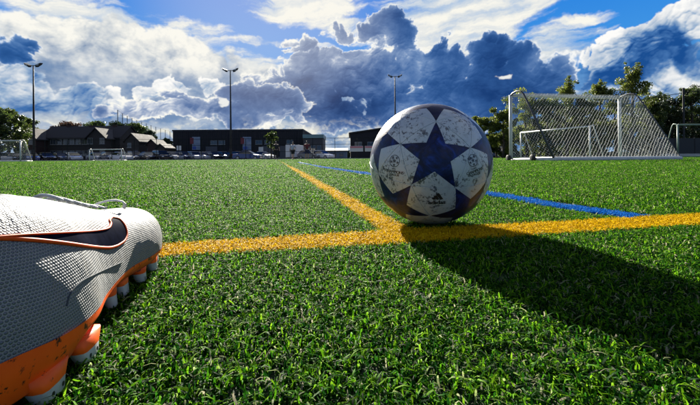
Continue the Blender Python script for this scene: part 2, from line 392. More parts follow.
def fibre_mat(name, stops, trans=.5, gl=.55):
    m = bpy.data.materials.new(name); m.use_nodes = True; n = NB(m.node_tree); b = m.node_tree.nodes['Principled BSDF']; out = m.node_tree.nodes['Material Output']
    a1 = n.n('ShaderNodeAttribute', attribute_name='blade').outputs['Fac']; a2 = n.n('ShaderNodeAttribute', attribute_name='tint', attribute_type='INSTANCER').outputs['Fac']
    v = n.n('ShaderNodeNewGeometry').outputs['Position']; sp = n.n('ShaderNodeSeparateXYZ'); m.node_tree.links.new(v, sp.inputs[0])
    k = n.m('FRACT', n.m('ADD', a1, a2)); cc = n.ramp(k, stops)
    n.put(b.inputs['Base Color'], cc); b.inputs['Roughness'].default_value = gl; b.inputs['Specular IOR Level'].default_value = .07
    b.inputs['IOR'].default_value = 1.28
    tr = n.n('ShaderNodeBsdfTranslucent'); n.put(tr.inputs[0], cc); mx = n.n('ShaderNodeMixShader'); mx.inputs[0].default_value = trans
    m.node_tree.links.new(b.outputs[0], mx.inputs[1]); m.node_tree.links.new(tr.outputs[0], mx.inputs[2]); m.node_tree.links.new(mx.outputs[0], out.inputs[0]); return m
GREEN = [(0,(.002,.012,.003)), (.28,(.006,.038,.004)), (.5,(.020,.105,.004)), (.70,(.080,.235,.006)), (.90,(.18,.36,.012)), (.955,(.34,.31,.22)), (1,(.03,.11,.008))]
YEL = [(0,(.46,.26,.003)), (.45,(.62,.41,.004)), (.8,(.68,.49,.010)), (.93,(.36,.19,.004)), (1,(.06,.03,.004))]
BLU = [(0,(.006,.08,.34)), (.5,(.008,.14,.50)), (.8,(.015,.22,.60)), (1,(.006,.05,.25))]
def tuft_set(name, stops, **kw):
    col_ = bpy.data.collections.new(name); m = fibre_mat(name, stops, **kw)
    for i in range(8):
        me = tuft(100+i); me.materials.append(m); o = bpy.data.objects.new(name+'_tuft', me); col_.objects.link(o)
    return col_
def scatter_group(name, coll):
    g = bpy.data.node_groups.new(name, 'GeometryNodeTree'); g.interface.new_socket('Geometry', in_out='INPUT', socket_type='NodeSocketGeometry'); g.interface.new_socket('Geometry', in_out='OUTPUT', socket_type='NodeSocketGeometry')
    N = g.nodes; L = g.links; gi = N.new('NodeGroupInput'); go = N.new('NodeGroupOutput'); ip = N.new('GeometryNodeInstanceOnPoints'); ci = N.new('GeometryNodeCollectionInfo')
    ci.inputs['Collection'].default_value = coll; ci.inputs['Separate Children'].default_value = True; ci.inputs['Reset Children'].default_value = True
    def at(nm, ty):
        a = N.new('GeometryNodeInputNamedAttribute'); a.data_type = ty; a.inputs['Name'].default_value = nm; return a.outputs[0]
    L.new(gi.outputs[0], ip.inputs['Points']); L.new(ci.outputs[0], ip.inputs['Instance']); ip.inputs['Pick Instance'].default_value = True
    L.new(at('kind', 'INT'), ip.inputs['Instance Index']); L.new(at('rot', 'FLOAT_VECTOR'), ip.inputs['Rotation']); L.new(at('scl', 'FLOAT_VECTOR'), ip.inputs['Scale'])
    L.new(ip.outputs[0], go.inputs[0]); return g
def scatter(name, pts, scl, coll, **tags):
    n = len(pts); me = bpy.data.meshes.new(name); me.vertices.add(n); me.vertices.foreach_set('co', np.concatenate([pts, np.zeros((n,1))], 1).astype(np.float32).ravel())
    a = me.attributes.new('kind', 'INT', 'POINT'); a.data.foreach_set('value', nr.randint(0, 8, n).astype(np.int32))
    a = me.attributes.new('tint', 'FLOAT', 'POINT'); a.data.foreach_set('value', nr.rand(n).astype(np.float32))
    rot = np.stack([nr.uniform(-.25,.25,n), nr.uniform(-.25,.25,n), nr.uniform(0,6.283,n)], 1)
    a = me.attributes.new('rot', 'FLOAT_VECTOR', 'POINT'); a.data.foreach_set('vector', rot.astype(np.float32).ravel())
    h = nr.uniform(.8, 1.2, n); s3 = np.stack([scl, scl, scl*h], 1)
    a = me.attributes.new('scl', 'FLOAT_VECTOR', 'POINT'); a.data.foreach_set('vector', s3.astype(np.float32).ravel())
    o = link(name, me); md = o.modifiers.new('tufts', 'NODES'); md.node_group = scatter_group(name, coll); tag(o, **tags); return o
# rings of decreasing density round the ball and the shoe; (near, far, tufts per m2, size, half angle, band behind)
rings = [(0, 1.0, 36000, .84), (1.0, 2.2, 12500, 1.2), (2.2, 5, 3600, 1.8), (5, 12, 620, 3.0), (12, 50, 60, 4.6)]
PTS = []; SC = []
for (r0, r1, den, s_) in rings:
    if r1 <= 2.4: x0, x1, y0, y1 = -r1*1.3, r1*1.3, -.1, r1
    else: x0, x1, y0, y1 = -r1*1.1, r1*1.1, 0, r1
    n = int((x1-x0)*(y1-y0)*den); p = np.stack([nr.uniform(x0, x1, n), nr.uniform(y0, y1, n)], 1)
    d = np.hypot(p[:,0]*.8, p[:,1]); k = (p[:,1] >= r0) & (p[:,1] < r1) if r0 > 2 else (d >= r0) & ((p[:,1] < r1) if r0 > 0 else (d < r1))
    k &= (np.abs(p[:,0]) < .99*np.maximum(p[:,1], 0)+.35+.4*(r1 < 3))
    k &= ~((np.hypot(p[:,0], p[:,1]) < .06))
    p = p[k]; PTS.append(p); SC.append(np.full(len(p), s_)*nr.uniform(.8, 1.25, len(p)))
PTS = np.vstack(PTS); SC = np.concatenate(SC)
ky = inside(PTS[:,0], PTS[:,1], YL) | inside(PTS[:,0], PTS[:,1], YC); kb = inside(PTS[:,0], PTS[:,1], BL) & ~ky
# patches of trodden, thinner pile
gset = tuft_set('green_fibre', GREEN); yset = tuft_set('yellow_fibre', YEL, trans=.3); bset = tuft_set('blue_fibre', BLU, trans=.25)
scatter('turf_fibres', PTS[~ky & ~kb], SC[~ky & ~kb], gset, kind='stuff', label='short glossy green artificial turf covering the pitch', cat='turf')
def line_points(poly, n_per):
    x0, y0 = poly.min(0); x1, y1 = poly.max(0); out = []; sc = []
    for (r0, r1, den, s_) in rings:
        a, b = max(y0, r0 if r0 else -1), min(y1, r1)
        if b <= a: continue
        # sample along thin boxes following the polygon
        n = int((x1-x0)*(b-a)*den*n_per); n = min(n, 900000)
        p = np.stack([nr.uniform(x0, x1, n), nr.uniform(a, b, n)], 1); p = p[inside(p[:,0], p[:,1], poly)]; out.append(p); sc.append(np.full(len(p), s_))
    return np.vstack(out), np.concatenate(sc)
def long_line(p0, d, w_, L):
    out = []; sc = []
    for (r0, r1, den, s_) in rings:
        a = max(0, (r0-p0[1])/d[1]); b = min(L, (r1-p0[1])/d[1])
        if b <= a: continue
        n = int((b-a)*w_*den*1.6); s = nr.uniform(a, b, n); t = nr.uniform(-w_/2, w_/2, n); nn = np.array([-d[1], d[0]])
        out.append(p0+np.outer(s, d)+np.outer(t, nn)); sc.append(np.full(n, min(s_, 2.2)))
    return np.vstack(out), np.concatenate(sc)
pc, scc = line_points(YC, 1.5); pl, scl_ = long_line(c0, dl, yl_w, 48)
scatter('yellow_line', np.vstack([pc, pl]), np.concatenate([scc, scl_]), yset, kind='stuff', label='orange yellow turf line crossing the pitch and meeting at the ball', cat='pitch line')
mids = [np.array(G((a[0]+b[0])/2, (a[1]+b[1])/2))[:2] for a, b in zip(bt, bb[::-1])]
ob = []; os_ = []
for a, b in zip(mids[:-1], mids[1:]):
    d = b-a; L_ = np.linalg.norm(d); p, s_ = long_line(a if a[1] < b[1] else b, (d if a[1] < b[1] else -d)/L_, .056, L_); ob.append(p); os_.append(s_)
ob = np.vstack(ob); os_ = np.concatenate(os_)
kk = ~inside(ob[:,0], ob[:,1], YC)
scatter('blue_line', ob[kk], os_[kk], bset, kind='stuff', label='bright blue turf line running behind the ball to the yellow line', cat='pitch line')

# ------------------------------------------------------------------ the ball
BR = .11; BC = Vector((0,0,0))
d_ = ray(429.5, 164.4).normalized(); BD = BR/math.sin(math.atan(60.3/math.hypot(F, 80))); BC = Vector((0,0,CAM_H)) + d_*BD
BC.z = BR + .003
def ball_hit(x, y):
    d = ray(x, y).normalized(); o = Vector((0,0,CAM_H)) - BC; b = o.dot(d); c = o.dot(o) - BR*BR; t = -b - math.sqrt(max(0, b*b-c)); return (o + d*t).normalized()
c0v = ball_hit(435.5, 155.5); tip = ball_hit(436, 119.6)
uz = c0v; ux = (tip - uz*tip.dot(uz)).normalized(); uy = uz.cross(ux)
M3 = Matrix((ux, uy, uz)).transposed()
ang = math.acos(1/math.sqrt(5)); ico = [Vector((0,0,1))]
for k in range(5):                                   # neighbours sit where the tips point
    a = k*2*math.pi/5; ico.append(Vector((math.sin(ang)*math.cos(a), math.sin(ang)*math.sin(a), math.cos(ang))))
for v in list(ico): ico.append(-v)
ico = [(M3 @ v).normalized() for v in ico]
def nb_of(i): return sorted([j for j in range(12) if j != i and ico[i].dot(ico[j]) > .3], key=lambda j: math.atan2((ico[j]).dot(ico[i].cross(ref_of(i))), ico[j].dot(ref_of(i))))
def ref_of(i):
    r = Vector((.31,.52,.79)); r = r - ico[i]*r.dot(ico[i]); return r.normalized()
def mid(i, j): return (ico[i]+ico[j]).normalized()
def print_speck(n, b):
    v = n.n('ShaderNodeTexCoord').outputs['Object']
    vw_ = n.v('ADD', v, n.v('SCALE', n.noise(v, 60, 3, .6, out=1), .012))
    a = n.noise(vw_, 120, 6, .72); c = n.noise(v, 30, 4, .6); e = n.noise(vw_, 260, 4, .7)
    k = n.m('MULTIPLY', n.sm(n.m('ADD', a, n.m('MULTIPLY', n.m('SUBTRACT', e, .5), .5)), .516, .58), n.sm(c, .40, .56))
    white = n.ramp(n.noise(v, 9, 5, .6), [(.3, (.33,.39,.43)), (.7, (.48,.53,.55))])
    dirt = n.m('MULTIPLY', n.sm(n.noise(v, 70, 6, .7), .52, .72), .35)
    n.put(b.inputs['Base Color'], n.mix(n.m('MULTIPLY', k, .92), n.mix(dirt, white, (.20,.20,.19)), (.016,.024,.04)))
    bp = n.n('ShaderNodeBump'); n.put(bp.inputs['Height'], n.vor(v, 900, 0)); bp.inputs['Strength'].default_value = .18; bp.inputs['Distance'].default_value = .0006
    n.t.links.new(bp.outputs[0], b.inputs['Normal'])
def star_ink(n, b):
    v = n.n('ShaderNodeTexCoord').outputs['Object']
    a = n.noise(v, 30, 6, .7, 1.2)
    n.put(b.inputs['Base Color'], n.ramp(a, [(.44, (.003,.006,.028)), (.56, (.004,.014,.085)), (.64, (.008,.030,.18)), (.72, (.012,.05,.25))]))
    bp = n.n('ShaderNodeBump'); n.put(bp.inputs['Height'], n.vor(v, 900, 0)); bp.inputs['Strength'].default_value = .12; bp.inputs['Distance'].default_value = .0006
    n.t.links.new(bp.outputs[0], b.inputs['Normal'])
m_white = mat('ball_white', rough=.36, coat=.35, build=print_speck); m_star = mat('ball_navy', rough=.42, coat=.10, spec=.25, build=star_ink)
m_white.node_tree.nodes['Principled BSDF'].inputs['Coat Roughness'].default_value = .12
m_seam = mat('ball_seam', (.006,.007,.009), .8); m_ink = mat('ball_ink', (.010,.012,.018), .4, coat=.4)
ball = thing('football', BC, label='white football with navy stars sitting where the yellow lines meet', cat='football')
def sph_tri(A, B, Cc, n, rf, mb):
    idx = {}; vs = []
    for i in range(n+1):
        for j in range(n+1-i):
            k = n-i-j; p = (A*i + B*j + Cc*k).normalized(); idx[i, j] = len(vs); vs.append(p*rf)
    fs = []
    for i in range(n):
        for j in range(n-i):
            fs.append((idx[i,j], idx[i+1,j], idx[i,j+1]))
            if j < n-i-1: fs.append((idx[i+1,j], idx[i+1,j+1], idx[i,j+1]))
    mb.add(vs, fs)
def skirt(A, B, cen, n, mb, w=.008):
    vs = []
    for i in range(n+1):
        p = (A*(1-i/n)+B*i/n).normalized(); o = (p + (p-cen).normalized()*w*.9).normalized(); h = (p + (p-cen).normalized()*w*.4).normalized(); vs += [p*BR, h*(BR-.0004), o*(BR-.0022)]
    mb.add(vs, [q_ for i in range(n) for q_ in ((3*i, 3*i+3, 3*i+4, 3*i+1), (3*i+1, 3*i+4, 3*i+5, 3*i+2))])
def smooth_sphere(me):
    me.polygons.foreach_set('use_smooth', [True]*len(me.polygons)); return me
core = MB(); u_ = []; ns = 48
for i in range(ns+1):
    for j in range(ns*2): 
        a, b = math.pi*i/ns, math.pi*j/ns; u_.append(Vector((math.sin(a)*math.cos(b), math.sin(a)*math.sin(b), math.cos(a)))*(BR-.0020))
core.add(u_, [(i*ns*2+j, i*ns*2+(j+1)%(ns*2), (i+1)*ns*2+(j+1)%(ns*2), (i+1)*ns*2+j) for i in range(ns) for j in range(ns*2)])
core.obj('seam', m_seam, ball, True)
SW = .010
for i in range(12):
    c = ico[i]; nb = nb_of(i); tips = [mid(i, j) for j in nb]
    tips = [(t_ + (c-t_)*SW*1.25).normalized() for t_ in tips]
    star = MB(); inner = []
    for k in range(5):
        a, b = tips[k], tips[(k+1) % 5]
        # straight star edges: great circles tip k -> k+2 and k-1 -> k+1
        n1 = tips[k].cross(tips[(k+2) % 5]); n2 = tips[(k-1) % 5].cross(tips[(k+1) % 5]); x_ = n1.cross(n2).normalized()
        if x_.dot(c) < 0: x_ = -x_
        inner.append(x_)
    for k in range(5):
        sph_tri(c, tips[k], inner[k], 7, BR, star); sph_tri(c, inner[k], tips[(k+1) % 5], 7, BR, star)
        nt = MB(); sph_tri(inner[k], tips[k], tips[(k+1) % 5], 7, BR, nt); skirt(tips[k], tips[(k+1) % 5], c, 8, nt, SW)
        o = nt.obj('notch_panel', m_white, ball, True)
    star.obj('star_panel', m_star, ball, True)
seen = set()
for i in range(12):
    for j in nb_of(i):
        for k in nb_of(i):
            if j != k and ico[j].dot(ico[k]) > .3:
                key = tuple(sorted((i, j, k)))
                if key in seen: continue
                seen.add(key); t3 = [mid(i, j), mid(j, k), mid(i, k)]; cc = sum(t3, Vector()).normalized()
                t3 = [(t_ + (cc-t_)*SW*1.9).normalized() for t_ in t3]; tp = MB(); sph_tri(*t3, 12, BR, tp)
                for a, b in ((0,1),(1,2),(2,0)): skirt(t3[a], t3[b], cc, 8, tp, SW)
                tp.obj('triangle_panel', m_white, ball, True)
def on_ball(mb, vs, fs, px, up_px, scale, lift=.00022):
    """wrap flat lettering (x right, y up, in photo pixels) on the ball round a point of its surface"""
    c = ball_hit(*px); u = ball_hit(*up_px); u = (u - c*u.dot(c)).normalized(); r = u.cross(c).normalized()
    if r.x < 0: r = -r
    k = scale/BR
    mb.add([((c + r*x*k + u*y*k).normalized())*(BR+lift) for x, y, *_ in vs], fs)
def word(mb, txt, size, dx, dy, px, up, scale, sp=1.0, bold=.0):
    vs, fs = text_mesh(txt, size, sp)
    for ox, oy in ((0,0),) if not bold else ((0,0),(bold,0),(-bold,0),(0,bold*.7)):
        on_ball(mb, [(x+dx+ox, y+dy+oy) for x, y, _ in vs], fs, px, up, scale, .00022+.00001*(ox*37+oy*11))
PXW = BD/F*.96                                           # a photo pixel at the ball, in metres
# sports maker's mark: three slanted bars and the word below
mk = MB()
for k, (x0, h) in enumerate(((-5.6, 2.6), (-2.6, 4.6), (.6, 6.8))):
    ang_ = .62; w_ = 2.3
    # bar leaning left, cut flat at the foot
    bx = x0+3.0; on_ball(mk, [(bx-w_/2+.2, 0), (bx+w_/2+.7, 0), (bx+w_/2+.7-h*.58, h), (bx-w_/2+.2-h*.58, h-.0-.0) if False else (bx-w_/2+.2-h*.58+.0, h*.86)], [(0,1,2,3)], (437,199.5), (437,185), PXW)
word(mk, 'adidas', 6.3, 0, -3.4, (437,199.5), (437,185), PXW, .98, .28)
word(mk, 'OFFICIAL MATCH BALL', 1.15, 0, -7.4, (437,199.5), (437,185), PXW)
mk.obj('maker_mark', m_ink, ball)
def crest(px, up, tilt_words):
    g = MB(); R0, R1 = 5.6, 5.0; n = 40
    vs = []; [vs.extend([(R0*math.cos(a), R0*math.sin(a)), (R1*math.cos(a), R1*math.sin(a))]) for a in [i*2*math.pi/n for i in range(n)]]
    on_ball(g, vs, [(2*i, 2*((i+1) % n), 2*((i+1) % n)+1, 2*i+1) for i in range(n)], px, up, PXW)
    def star(cx, cy, r, rot):
        p = [(cx+(r if k % 2 == 0 else r*.40)*math.cos(rot+k*math.pi/5), cy+(r if k % 2 == 0 else r*.40)*math.sin(rot+k*math.pi/5)) for k in range(10)]
        on_ball(g, [(cx, cy)]+p, [(0, 1+k, 1+(k+1) % 10) for k in range(10)], px, up, PXW, .00024)
    star(0, 0, 2.3, math.pi/2)
    for k in range(5): a = math.pi/2 + (k+.5)*2*math.pi/5; star(3.55*math.cos(a), 3.55*math.sin(a), 1.75, a+math.pi)
    word(g, 'UEFA', 1.9, 0, -7.2, px, up, PXW, 1.0, .08)
    word(g, 'CHAMPIONS', 3.7, .4, -9.9, px, up, PXW, .95, .14)
    word(g, 'LEAGUE', 3.2, .4, -12.7, px, up, PXW, 1.0, .12)
    g.obj('competition_crest', m_ink, ball)
crest((394.5,161), (397,148), 0); crest((473,160.5), (469,148), 0)

# ------------------------------------------------------------------ the football boot
TOE = Vector((-.2575, .447, 0)); AX = Vector((.205, -.979, 0)).normalized(); RT = Vector((-AX.y, AX.x, 0))   # AX runs toe to heel, RT to the camera's right
#     s     centre  halfw  sole z  top z   (metres; s from the toe)
SEC = [(0.000, .000, .005, .038, .046), (.005, .000, .016, .034, .057), (.014, .001, .025, .031, .065), (.030, .001, .034, .028, .0705), (.052, .000, .0405, .026, .0735),
       (.078, -.002, .0435, .026, .0755), (.105, -.004, .0440, .027, .079), (.130, -.005, .0435, .028, .084), (.160, -.003, .0430, .028, .091), (.195, -.001, .0445, .026, .0985),
       (.23, .005, .046, .0255, .104), (.265, .006, .045, .025, .107), (.29, .006, .039, .027, .106), (.31, .004, .028, .028, .100), (.320, .002, .015, .032, .092), (.325, .0, .004, .040, .08)]
def sec_at(s):
    xs = [k[0] for k in SEC]
    s = max(0, min(s, xs[-1])); i = max(j for j in range(len(xs)) if xs[j] <= s); i = min(i, len(xs)-2)
    p0, p1, p2, p3 = SEC[max(i-1,0)], SEC[i], SEC[i+1], SEC[min(i+2, len(SEC)-1)]; t = (s-p1[0])/(p2[0]-p1[0]); out = []
    for k in range(1, 5):
        m1 = (p2[k]-p0[k])/max(p2[0]-p0[0], 1e-6)*(p2[0]-p1[0]); m2 = (p3[k]-p1[k])/max(p3[0]-p1[0], 1e-6)*(p2[0]-p1[0])
        out.append((2*t**3-3*t*t+1)*p1[k] + (t**3-2*t*t+t)*m1 + (-2*t**3+3*t*t)*p2[k] + (t**3-t*t)*m2)
    return out
def upper_pt(s, th, off=0.0):
    """th 0 = right feather line, pi = left"""
    c, w_, z0, z1 = sec_at(s); ct, st = math.cos(th), max(0, math.sin(th))
    cu = math.copysign(abs(ct)**.92, ct); x = cu*w_*(1+.06*math.sin(th*2)*(1 if ct > 0 else -1)); z = z0 + (z1-z0)*st**.86
    x *= 1 - .22*max(0, (s-.09)/.2)*st                     # sides lean in towards the ankle
    p = TOE + AX*s + RT*(c+x) + Vector((0,0,z))
    o = Vector((0,0,(z0+z1)*.45)) + TOE + AX*s + RT*c; d = (p-o); d.normalize(); return p + d*off
NSS, NTH = 220, 96; S_END = .325
svals = [S_END*(1-math.cos(math.pi*min(1, (i/NSS)*1.0)))/2 if False else S_END*(i/NSS) for i in range(NSS+1)]
svals = sorted(set([0, .001, .002, .0035, .005, .007] + [s for s in svals if s > .008]))
UV = {}; up_ = MB(); vs = []; uvv = []
OPEN0, OPEN1 = .284, .320
for s in svals:
    prev = None; al = 0; row = []
    for k in range(NTH+1):
        th = math.pi*k/NTH; p = upper_pt(s, th)
        if OPEN0 < s < OPEN1:                                # the ankle opening sinks in
            e = math.sin(math.pi*(s-OPEN0)/(OPEN1-OPEN0))**.5; wv = (th-math.pi/2)/(.95*e+1e-3)
            if abs(wv) < 1: p = p - Vector((0,0,.055*min(1, (1-wv*wv)*4)))
        if prev is not None: al += (p-prev).length
        prev = p; row.append((p, s, al))
    tot = row[-1][2]
    for p, s_, a_ in row: vs.append(p); uvv.append((s_, a_))
n1 = NTH+1; fs = [(i*n1+k, (i+1)*n1+k, (i+1)*n1+k+1, i*n1+k+1) for i in range(len(svals)-1) for k in range(NTH)]
up_.add(vs, fs); me = bpy.data.meshes.new('upper'); me.from_pydata(vs, [], fs); me.update()
ul = me.uv_layers.new(name='UVMap'); lv = np.zeros(len(me.loops), np.int32); me.loops.foreach_get('vertex_index', lv)
ul.data.foreach_set('uv', np.array(uvv, np.float32)[lv].ravel())
def knit(n, b):
    uv = n.n('ShaderNodeUVMap').outputs[0]; v = n.n('ShaderNodeTexCoord').outputs['Object']
    sp = n.n('ShaderNodeSeparateXYZ'); n.t.links.new(uv, sp.inputs[0]); s_, a_ = sp.outputs[0], sp.outputs[1]
    pit = .0020
    row = n.m('FLOOR', n.m('DIVIDE', a_, pit*.86)); off = n.m('MULTIPLY', n.m('FLOORED_MODULO', row, 2.0), .5)
    fa_ = n.m('ABSOLUTE', n.m('SUBTRACT', n.m('FRACT', n.m('DIVIDE', a_, pit*.86)), .5)); fs_ = n.m('ABSOLUTE', n.m('SUBTRACT', n.m('FRACT', n.m('ADD', n.m('DIVIDE', s_, pit), off)), .5))
    r = n.m('SQRT', n.m('ADD', n.m('MULTIPLY', fa_, fa_), n.m('MULTIPLY', fs_, fs_))); dim = n.sm(r, .18, .46)      # 0 in the dimple
    k = n.noise(v, 14, 5, .6); dirt = n.noise(v, 60, 6, .7)
    base = n.ramp(k, [(.3, (.17,.18,.19)), (.7, (.27,.275,.27))])
    cc = n.mix(n.m('MULTIPLY', n.m('SUBTRACT', 1, dim), .75), base, (.10,.12,.16)); cc = n.mix(n.m('MULTIPLY', n.sm(dirt, .46, .72), .55), cc, (.23,.21,.18))
    n.put(b.inputs['Base Color'], cc); b.inputs['Roughness'].default_value = .55; b.inputs['Specular IOR Level'].default_value = .22
    bp = n.n('ShaderNodeBump'); n.put(bp.inputs['Height'], n.m('ADD', dim, n.m('MULTIPLY', n.noise(n.v('MULTIPLY', v, (1.0, 3.2, 2.0)), 26, 4, .6), 2.6))); bp.inputs['Strength'].default_value = .9; bp.inputs['Distance'].default_value = .0011
    n.t.links.new(bp.outputs[0], b.inputs['Normal'])
m_knit = mat('silver_knit', build=knit)
boot = thing('football_boot', TOE+AX*.17, label='silver studded football boot with orange sole at the left edge', cat='football boot')
# children are built in world space; keep them there
def part(o, parent=None):
    o.parent = parent or boot
    base_ = TOE+AX*.17
    if parent is None: o.matrix_parent_inverse = Matrix.Translation(-base_)
    return o
upper = part(link('upper', me, m_knit, smooth=True))
bvh = BVHTree.FromPolygons([tuple(v) for v in vs], fs)
def shoe_hit(x, y, lift=0):
    o = Vector((0,0,CAM_H)); h = bvh.ray_cast(o, ray(x, y).normalized())
    if h[0] is None: return None
    nrm = h[1] if h[1].dot(ray(x, y)) < 0 else -h[1]
    return h[0] + nrm*lift
def drape(outline, lift, step=1.2, name='swoosh', m=None, thick=.0006):
    """flat outline -> densely triangulated patch lying on the boot"""
    xs = [p[0] for p in outline]; ys = [p[1] for p in outline]; poly = np.array(outline)
    bm = bmesh.new(); vv = [bm.verts.new((x, y, 0)) for x, y in outline]; bm.faces.new(vv)
    for ax_, lo, hi in ((0, min(xs), max(xs)), (1, min(ys), max(ys))):
        q_ = lo+step
        while q_ < hi:
            co = (q_,0,0) if ax_ == 0 else (0,q_,0); no = (1,0,0) if ax_ == 0 else (0,1,0)
            bmesh.ops.bisect_plane(bm, geom=bm.verts[:]+bm.edges[:]+bm.faces[:], plane_co=co, plane_no=no); q_ += step
    bad = []
    for v in bm.verts:
        h = shoe_hit(v.co.x, v.co.y, lift)
        if h is None: bad.append(v)
        else: v.co = h
    bmesh.ops.delete(bm, geom=bad, context='VERTS')
    me_ = bpy.data.meshes.new(name); bm.to_mesh(me_); bm.free(); o = link(name, me_, m, smooth=True); return o
def curve_pts(ctrl, n=8):
    out = []
    for i in range(len(ctrl)-1):
        p0, p1, p2, p3 = [np.array(ctrl[max(0, min(len(ctrl)-1, i+j))], float) for j in (-1, 0, 1, 2)]
        for k in range(n):
            t = k/n; out.append(tuple(.5*((2*p1)+(-p0+p2)*t+(2*p0-5*p1+4*p2-p3)*t*t+(-p0+3*p1-3*p2+p3)*t**3)))
    return out+[tuple(ctrl[-1])]
top_l = curve_pts([(-14,238.6),(0,237.2),(30,234.8),(60,233.2),(90,231.5),(106,229.0),(110,224.5),(109,220.5),(111.5,217.6)]); bulb = curve_pts([(111.5,217.6),(119,219.5),(124.5,226),(126.5,234),(124,241),(117,246)]); bot_l = curve_pts([(117,246),(108,248.2),(90,247),(60,243.2),(30,240.4),(0,238.8),(-14,238.9)])
sw = top_l+bulb[1:]+bot_l[1:-1]
m_navy = mat('swoosh_navy', build=lambda n, b: (n.put(b.inputs['Base Color'], n.ramp(n.noise(n.n('ShaderNodeTexCoord').outputs['Object'], 90, 5, .7), [(.35, (.002,.003,.009)), (.62, (.006,.008,.02)), (.8, (.03,.035,.05))])), b.inputs['Roughness'].__setattr__('default_value', .5), b.inputs['Specular IOR Level'].__setattr__('default_value', .06), b.inputs['IOR'].__setattr__('default_value', 1.08)))
m_orange = mat('orange_edge', (.70,.075,.006), .6, spec=.15)
part(drape(sw, .0005, 1.6, 'curved_side_stripe', m_navy))
ol = MB()
def line_on_shoe(ctrl, r, lift=.0006, n=4):
    p = [shoe_hit(x, y, lift) for x, y in ctrl]; p = [q_ for q_ in p if q_ is not None]; MBx = ol; MBx.tube(p, r, 6, flat=.6)
line_on_shoe(top_l, .0011); line_on_shoe(bulb+bot_l[1:], .0012)
part(ol.obj('stripe_outline', m_orange, smooth=True))
# stitched edge where the forefoot overlay ends
ov = MB(); pts = [shoe_hit(x, y, .0003) for x, y in curve_pts([(66,306),(70,293),(80,282),(93,275),(108,268),(122,262)])]
ov.tube([p for p in pts if p], .0005, 6, flat=.5); part(ov.obj('overlay_edge', mat('overlay_grey', (.06,.07,.08), .8, spec=.1), smooth=True))
# sole plate: follows the feather line, deeper and flared upwards towards the heel
def plate_noise(n, b):
    v = n.n('ShaderNodeTexCoord').outputs['Object']; k = n.sm(n.noise(v, 120, 6, .68, .3), .585, .64)
    n.put(b.inputs['Base Color'], n.mix(k, n.ramp(n.noise(v, 20, 5, .6), [(.3, (.78,.075,.004)), (.7, (.95,.13,.008))]), (.010,.008,.008)))
    b.inputs['Roughness'].default_value = .45
m_plate = mat('orange_plate', spec=.25, build=plate_noise)
pl_ = MB(); vs2 = []; NP = 90; ring = None
def plate_ring(s):
    c, w_, z0, z1 = sec_at(s); wrap = max(0, min(1, (s-.205)/.095)); wrap = wrap*wrap*(3-2*wrap); waist = .16*math.exp(-((s-.20)/.03)**2)
    o = TOE+AX*s+RT*c; pts_ = []; th0 = .03+.05*wrap
    for sd_ in (1, -1):
        wall = [upper_pt(s, th if sd_ > 0 else math.pi-th, .0004+.0012*wrap) for th in [th0*(1-k/5) for k in range(6)]]
        bz = max(.0115, z0-.0100-.006*wrap); b_ = o + RT*(sd_*w_*(.86+.10*wrap-waist*.5)) + Vector((0,0,bz+.002)); b2 = o + RT*(sd_*w_*(.76+.14*wrap-waist*.5)) + Vector((0,0,bz))
        seq = wall + [b_, b2]; pts_ += seq if sd_ > 0 else seq[::-1]
    return pts_
ps = [.0015+(.3225-.0015)*i/NP for i in range(NP+1)]
for s in ps: vs2 += plate_ring(s)
nn_ = 16; fs2 = [(i*nn_+k, i*nn_+k+1, (i+1)*nn_+k+1, (i+1)*nn_+k) for i in range(NP) for k in range(nn_-1)] + [tuple(range(nn_)), tuple(NP*nn_+k for k in range(nn_))[::-1]]
pl_.add(vs2, fs2); sole = part(pl_.obj('sole_plate', m_plate, smooth=True))
m_stud = mat('stud_white', build=vary((.36,.37,.37), (.55,.55,.54), 60, (.25,.45))); m_hole = mat('stud_mark', (.012,.012,.014), .5)
def stud(s, side, blade, big):
    c, w_, z0, z1 = sec_at(s); base_ = TOE+AX*s+RT*(c+side*w_*(.86 if s > .2 else .68)); zb = max(.0115, z0-.0100-(.006 if s > .2 else 0))+(.007 if s > .2 else .004)
    L_ = (.0095 if s > .2 else .0085)*big; W_ = (.0050 if s > .2 else .0044)*big; ca, sa = AX, RT; skew = RT*side*.0022
    def ring_(z, k, n=12):
        out = []
        for i in range(n):
            a = 2*math.pi*i/n; ex = .55 if blade else .9
            x = math.copysign(abs(math.cos(a))**ex, math.cos(a))*L_*k; y = math.copysign(abs(math.sin(a))**ex, math.sin(a))*W_*k*(1.0 if blade else 1.5)
            out.append(base_ + ca*x + sa*y + skew*(zb-z)/.01 + Vector((0,0,z)))
        return out
    zt = .0035; zm = zt+(zb-zt)*(.48 if s > .2 else .52)
    b0 = MB(); r0, r1 = ring_(zb, 1.35), ring_(zm, 1.0); b0.add(r0+r1, [(i, (i+1) % 12, 12+(i+1) % 12, 12+i) for i in range(12)]+[tuple(range(12))]); o0 = part(b0.obj('stud', m_plate, smooth=True))
    t0 = MB(); r1, r2, r3 = ring_(zm, 1.0), ring_(zt+.0012, .80), ring_(zt, .68); t0.add(r1+r2+r3, [(i+j*12, (i+1) % 12+j*12, 12+(i+1) % 12+j*12, 12+i+j*12) for j in range(2) for i in range(12)]+[tuple(range(24, 36))])
    t1 = t0.obj('stud_tip', m_stud, smooth=True); t1.parent = o0
    if big > 1.0:
        for q_ in (-.45, .45):                               # pressed dark marks in the tip
            cpt = base_ + ca*L_*q_*.9 + sa*(W_*1.02) * (1 if side > 0 else -1) + skew*.62 + Vector((0,0,(zm+zt)/2))
            h_ = MB(); rr = .0013; h_.tube([cpt-sa*side*.002, cpt+sa*side*.0002], rr, 8); hh = h_.obj('stud_mark', m_hole); hh.parent = o0
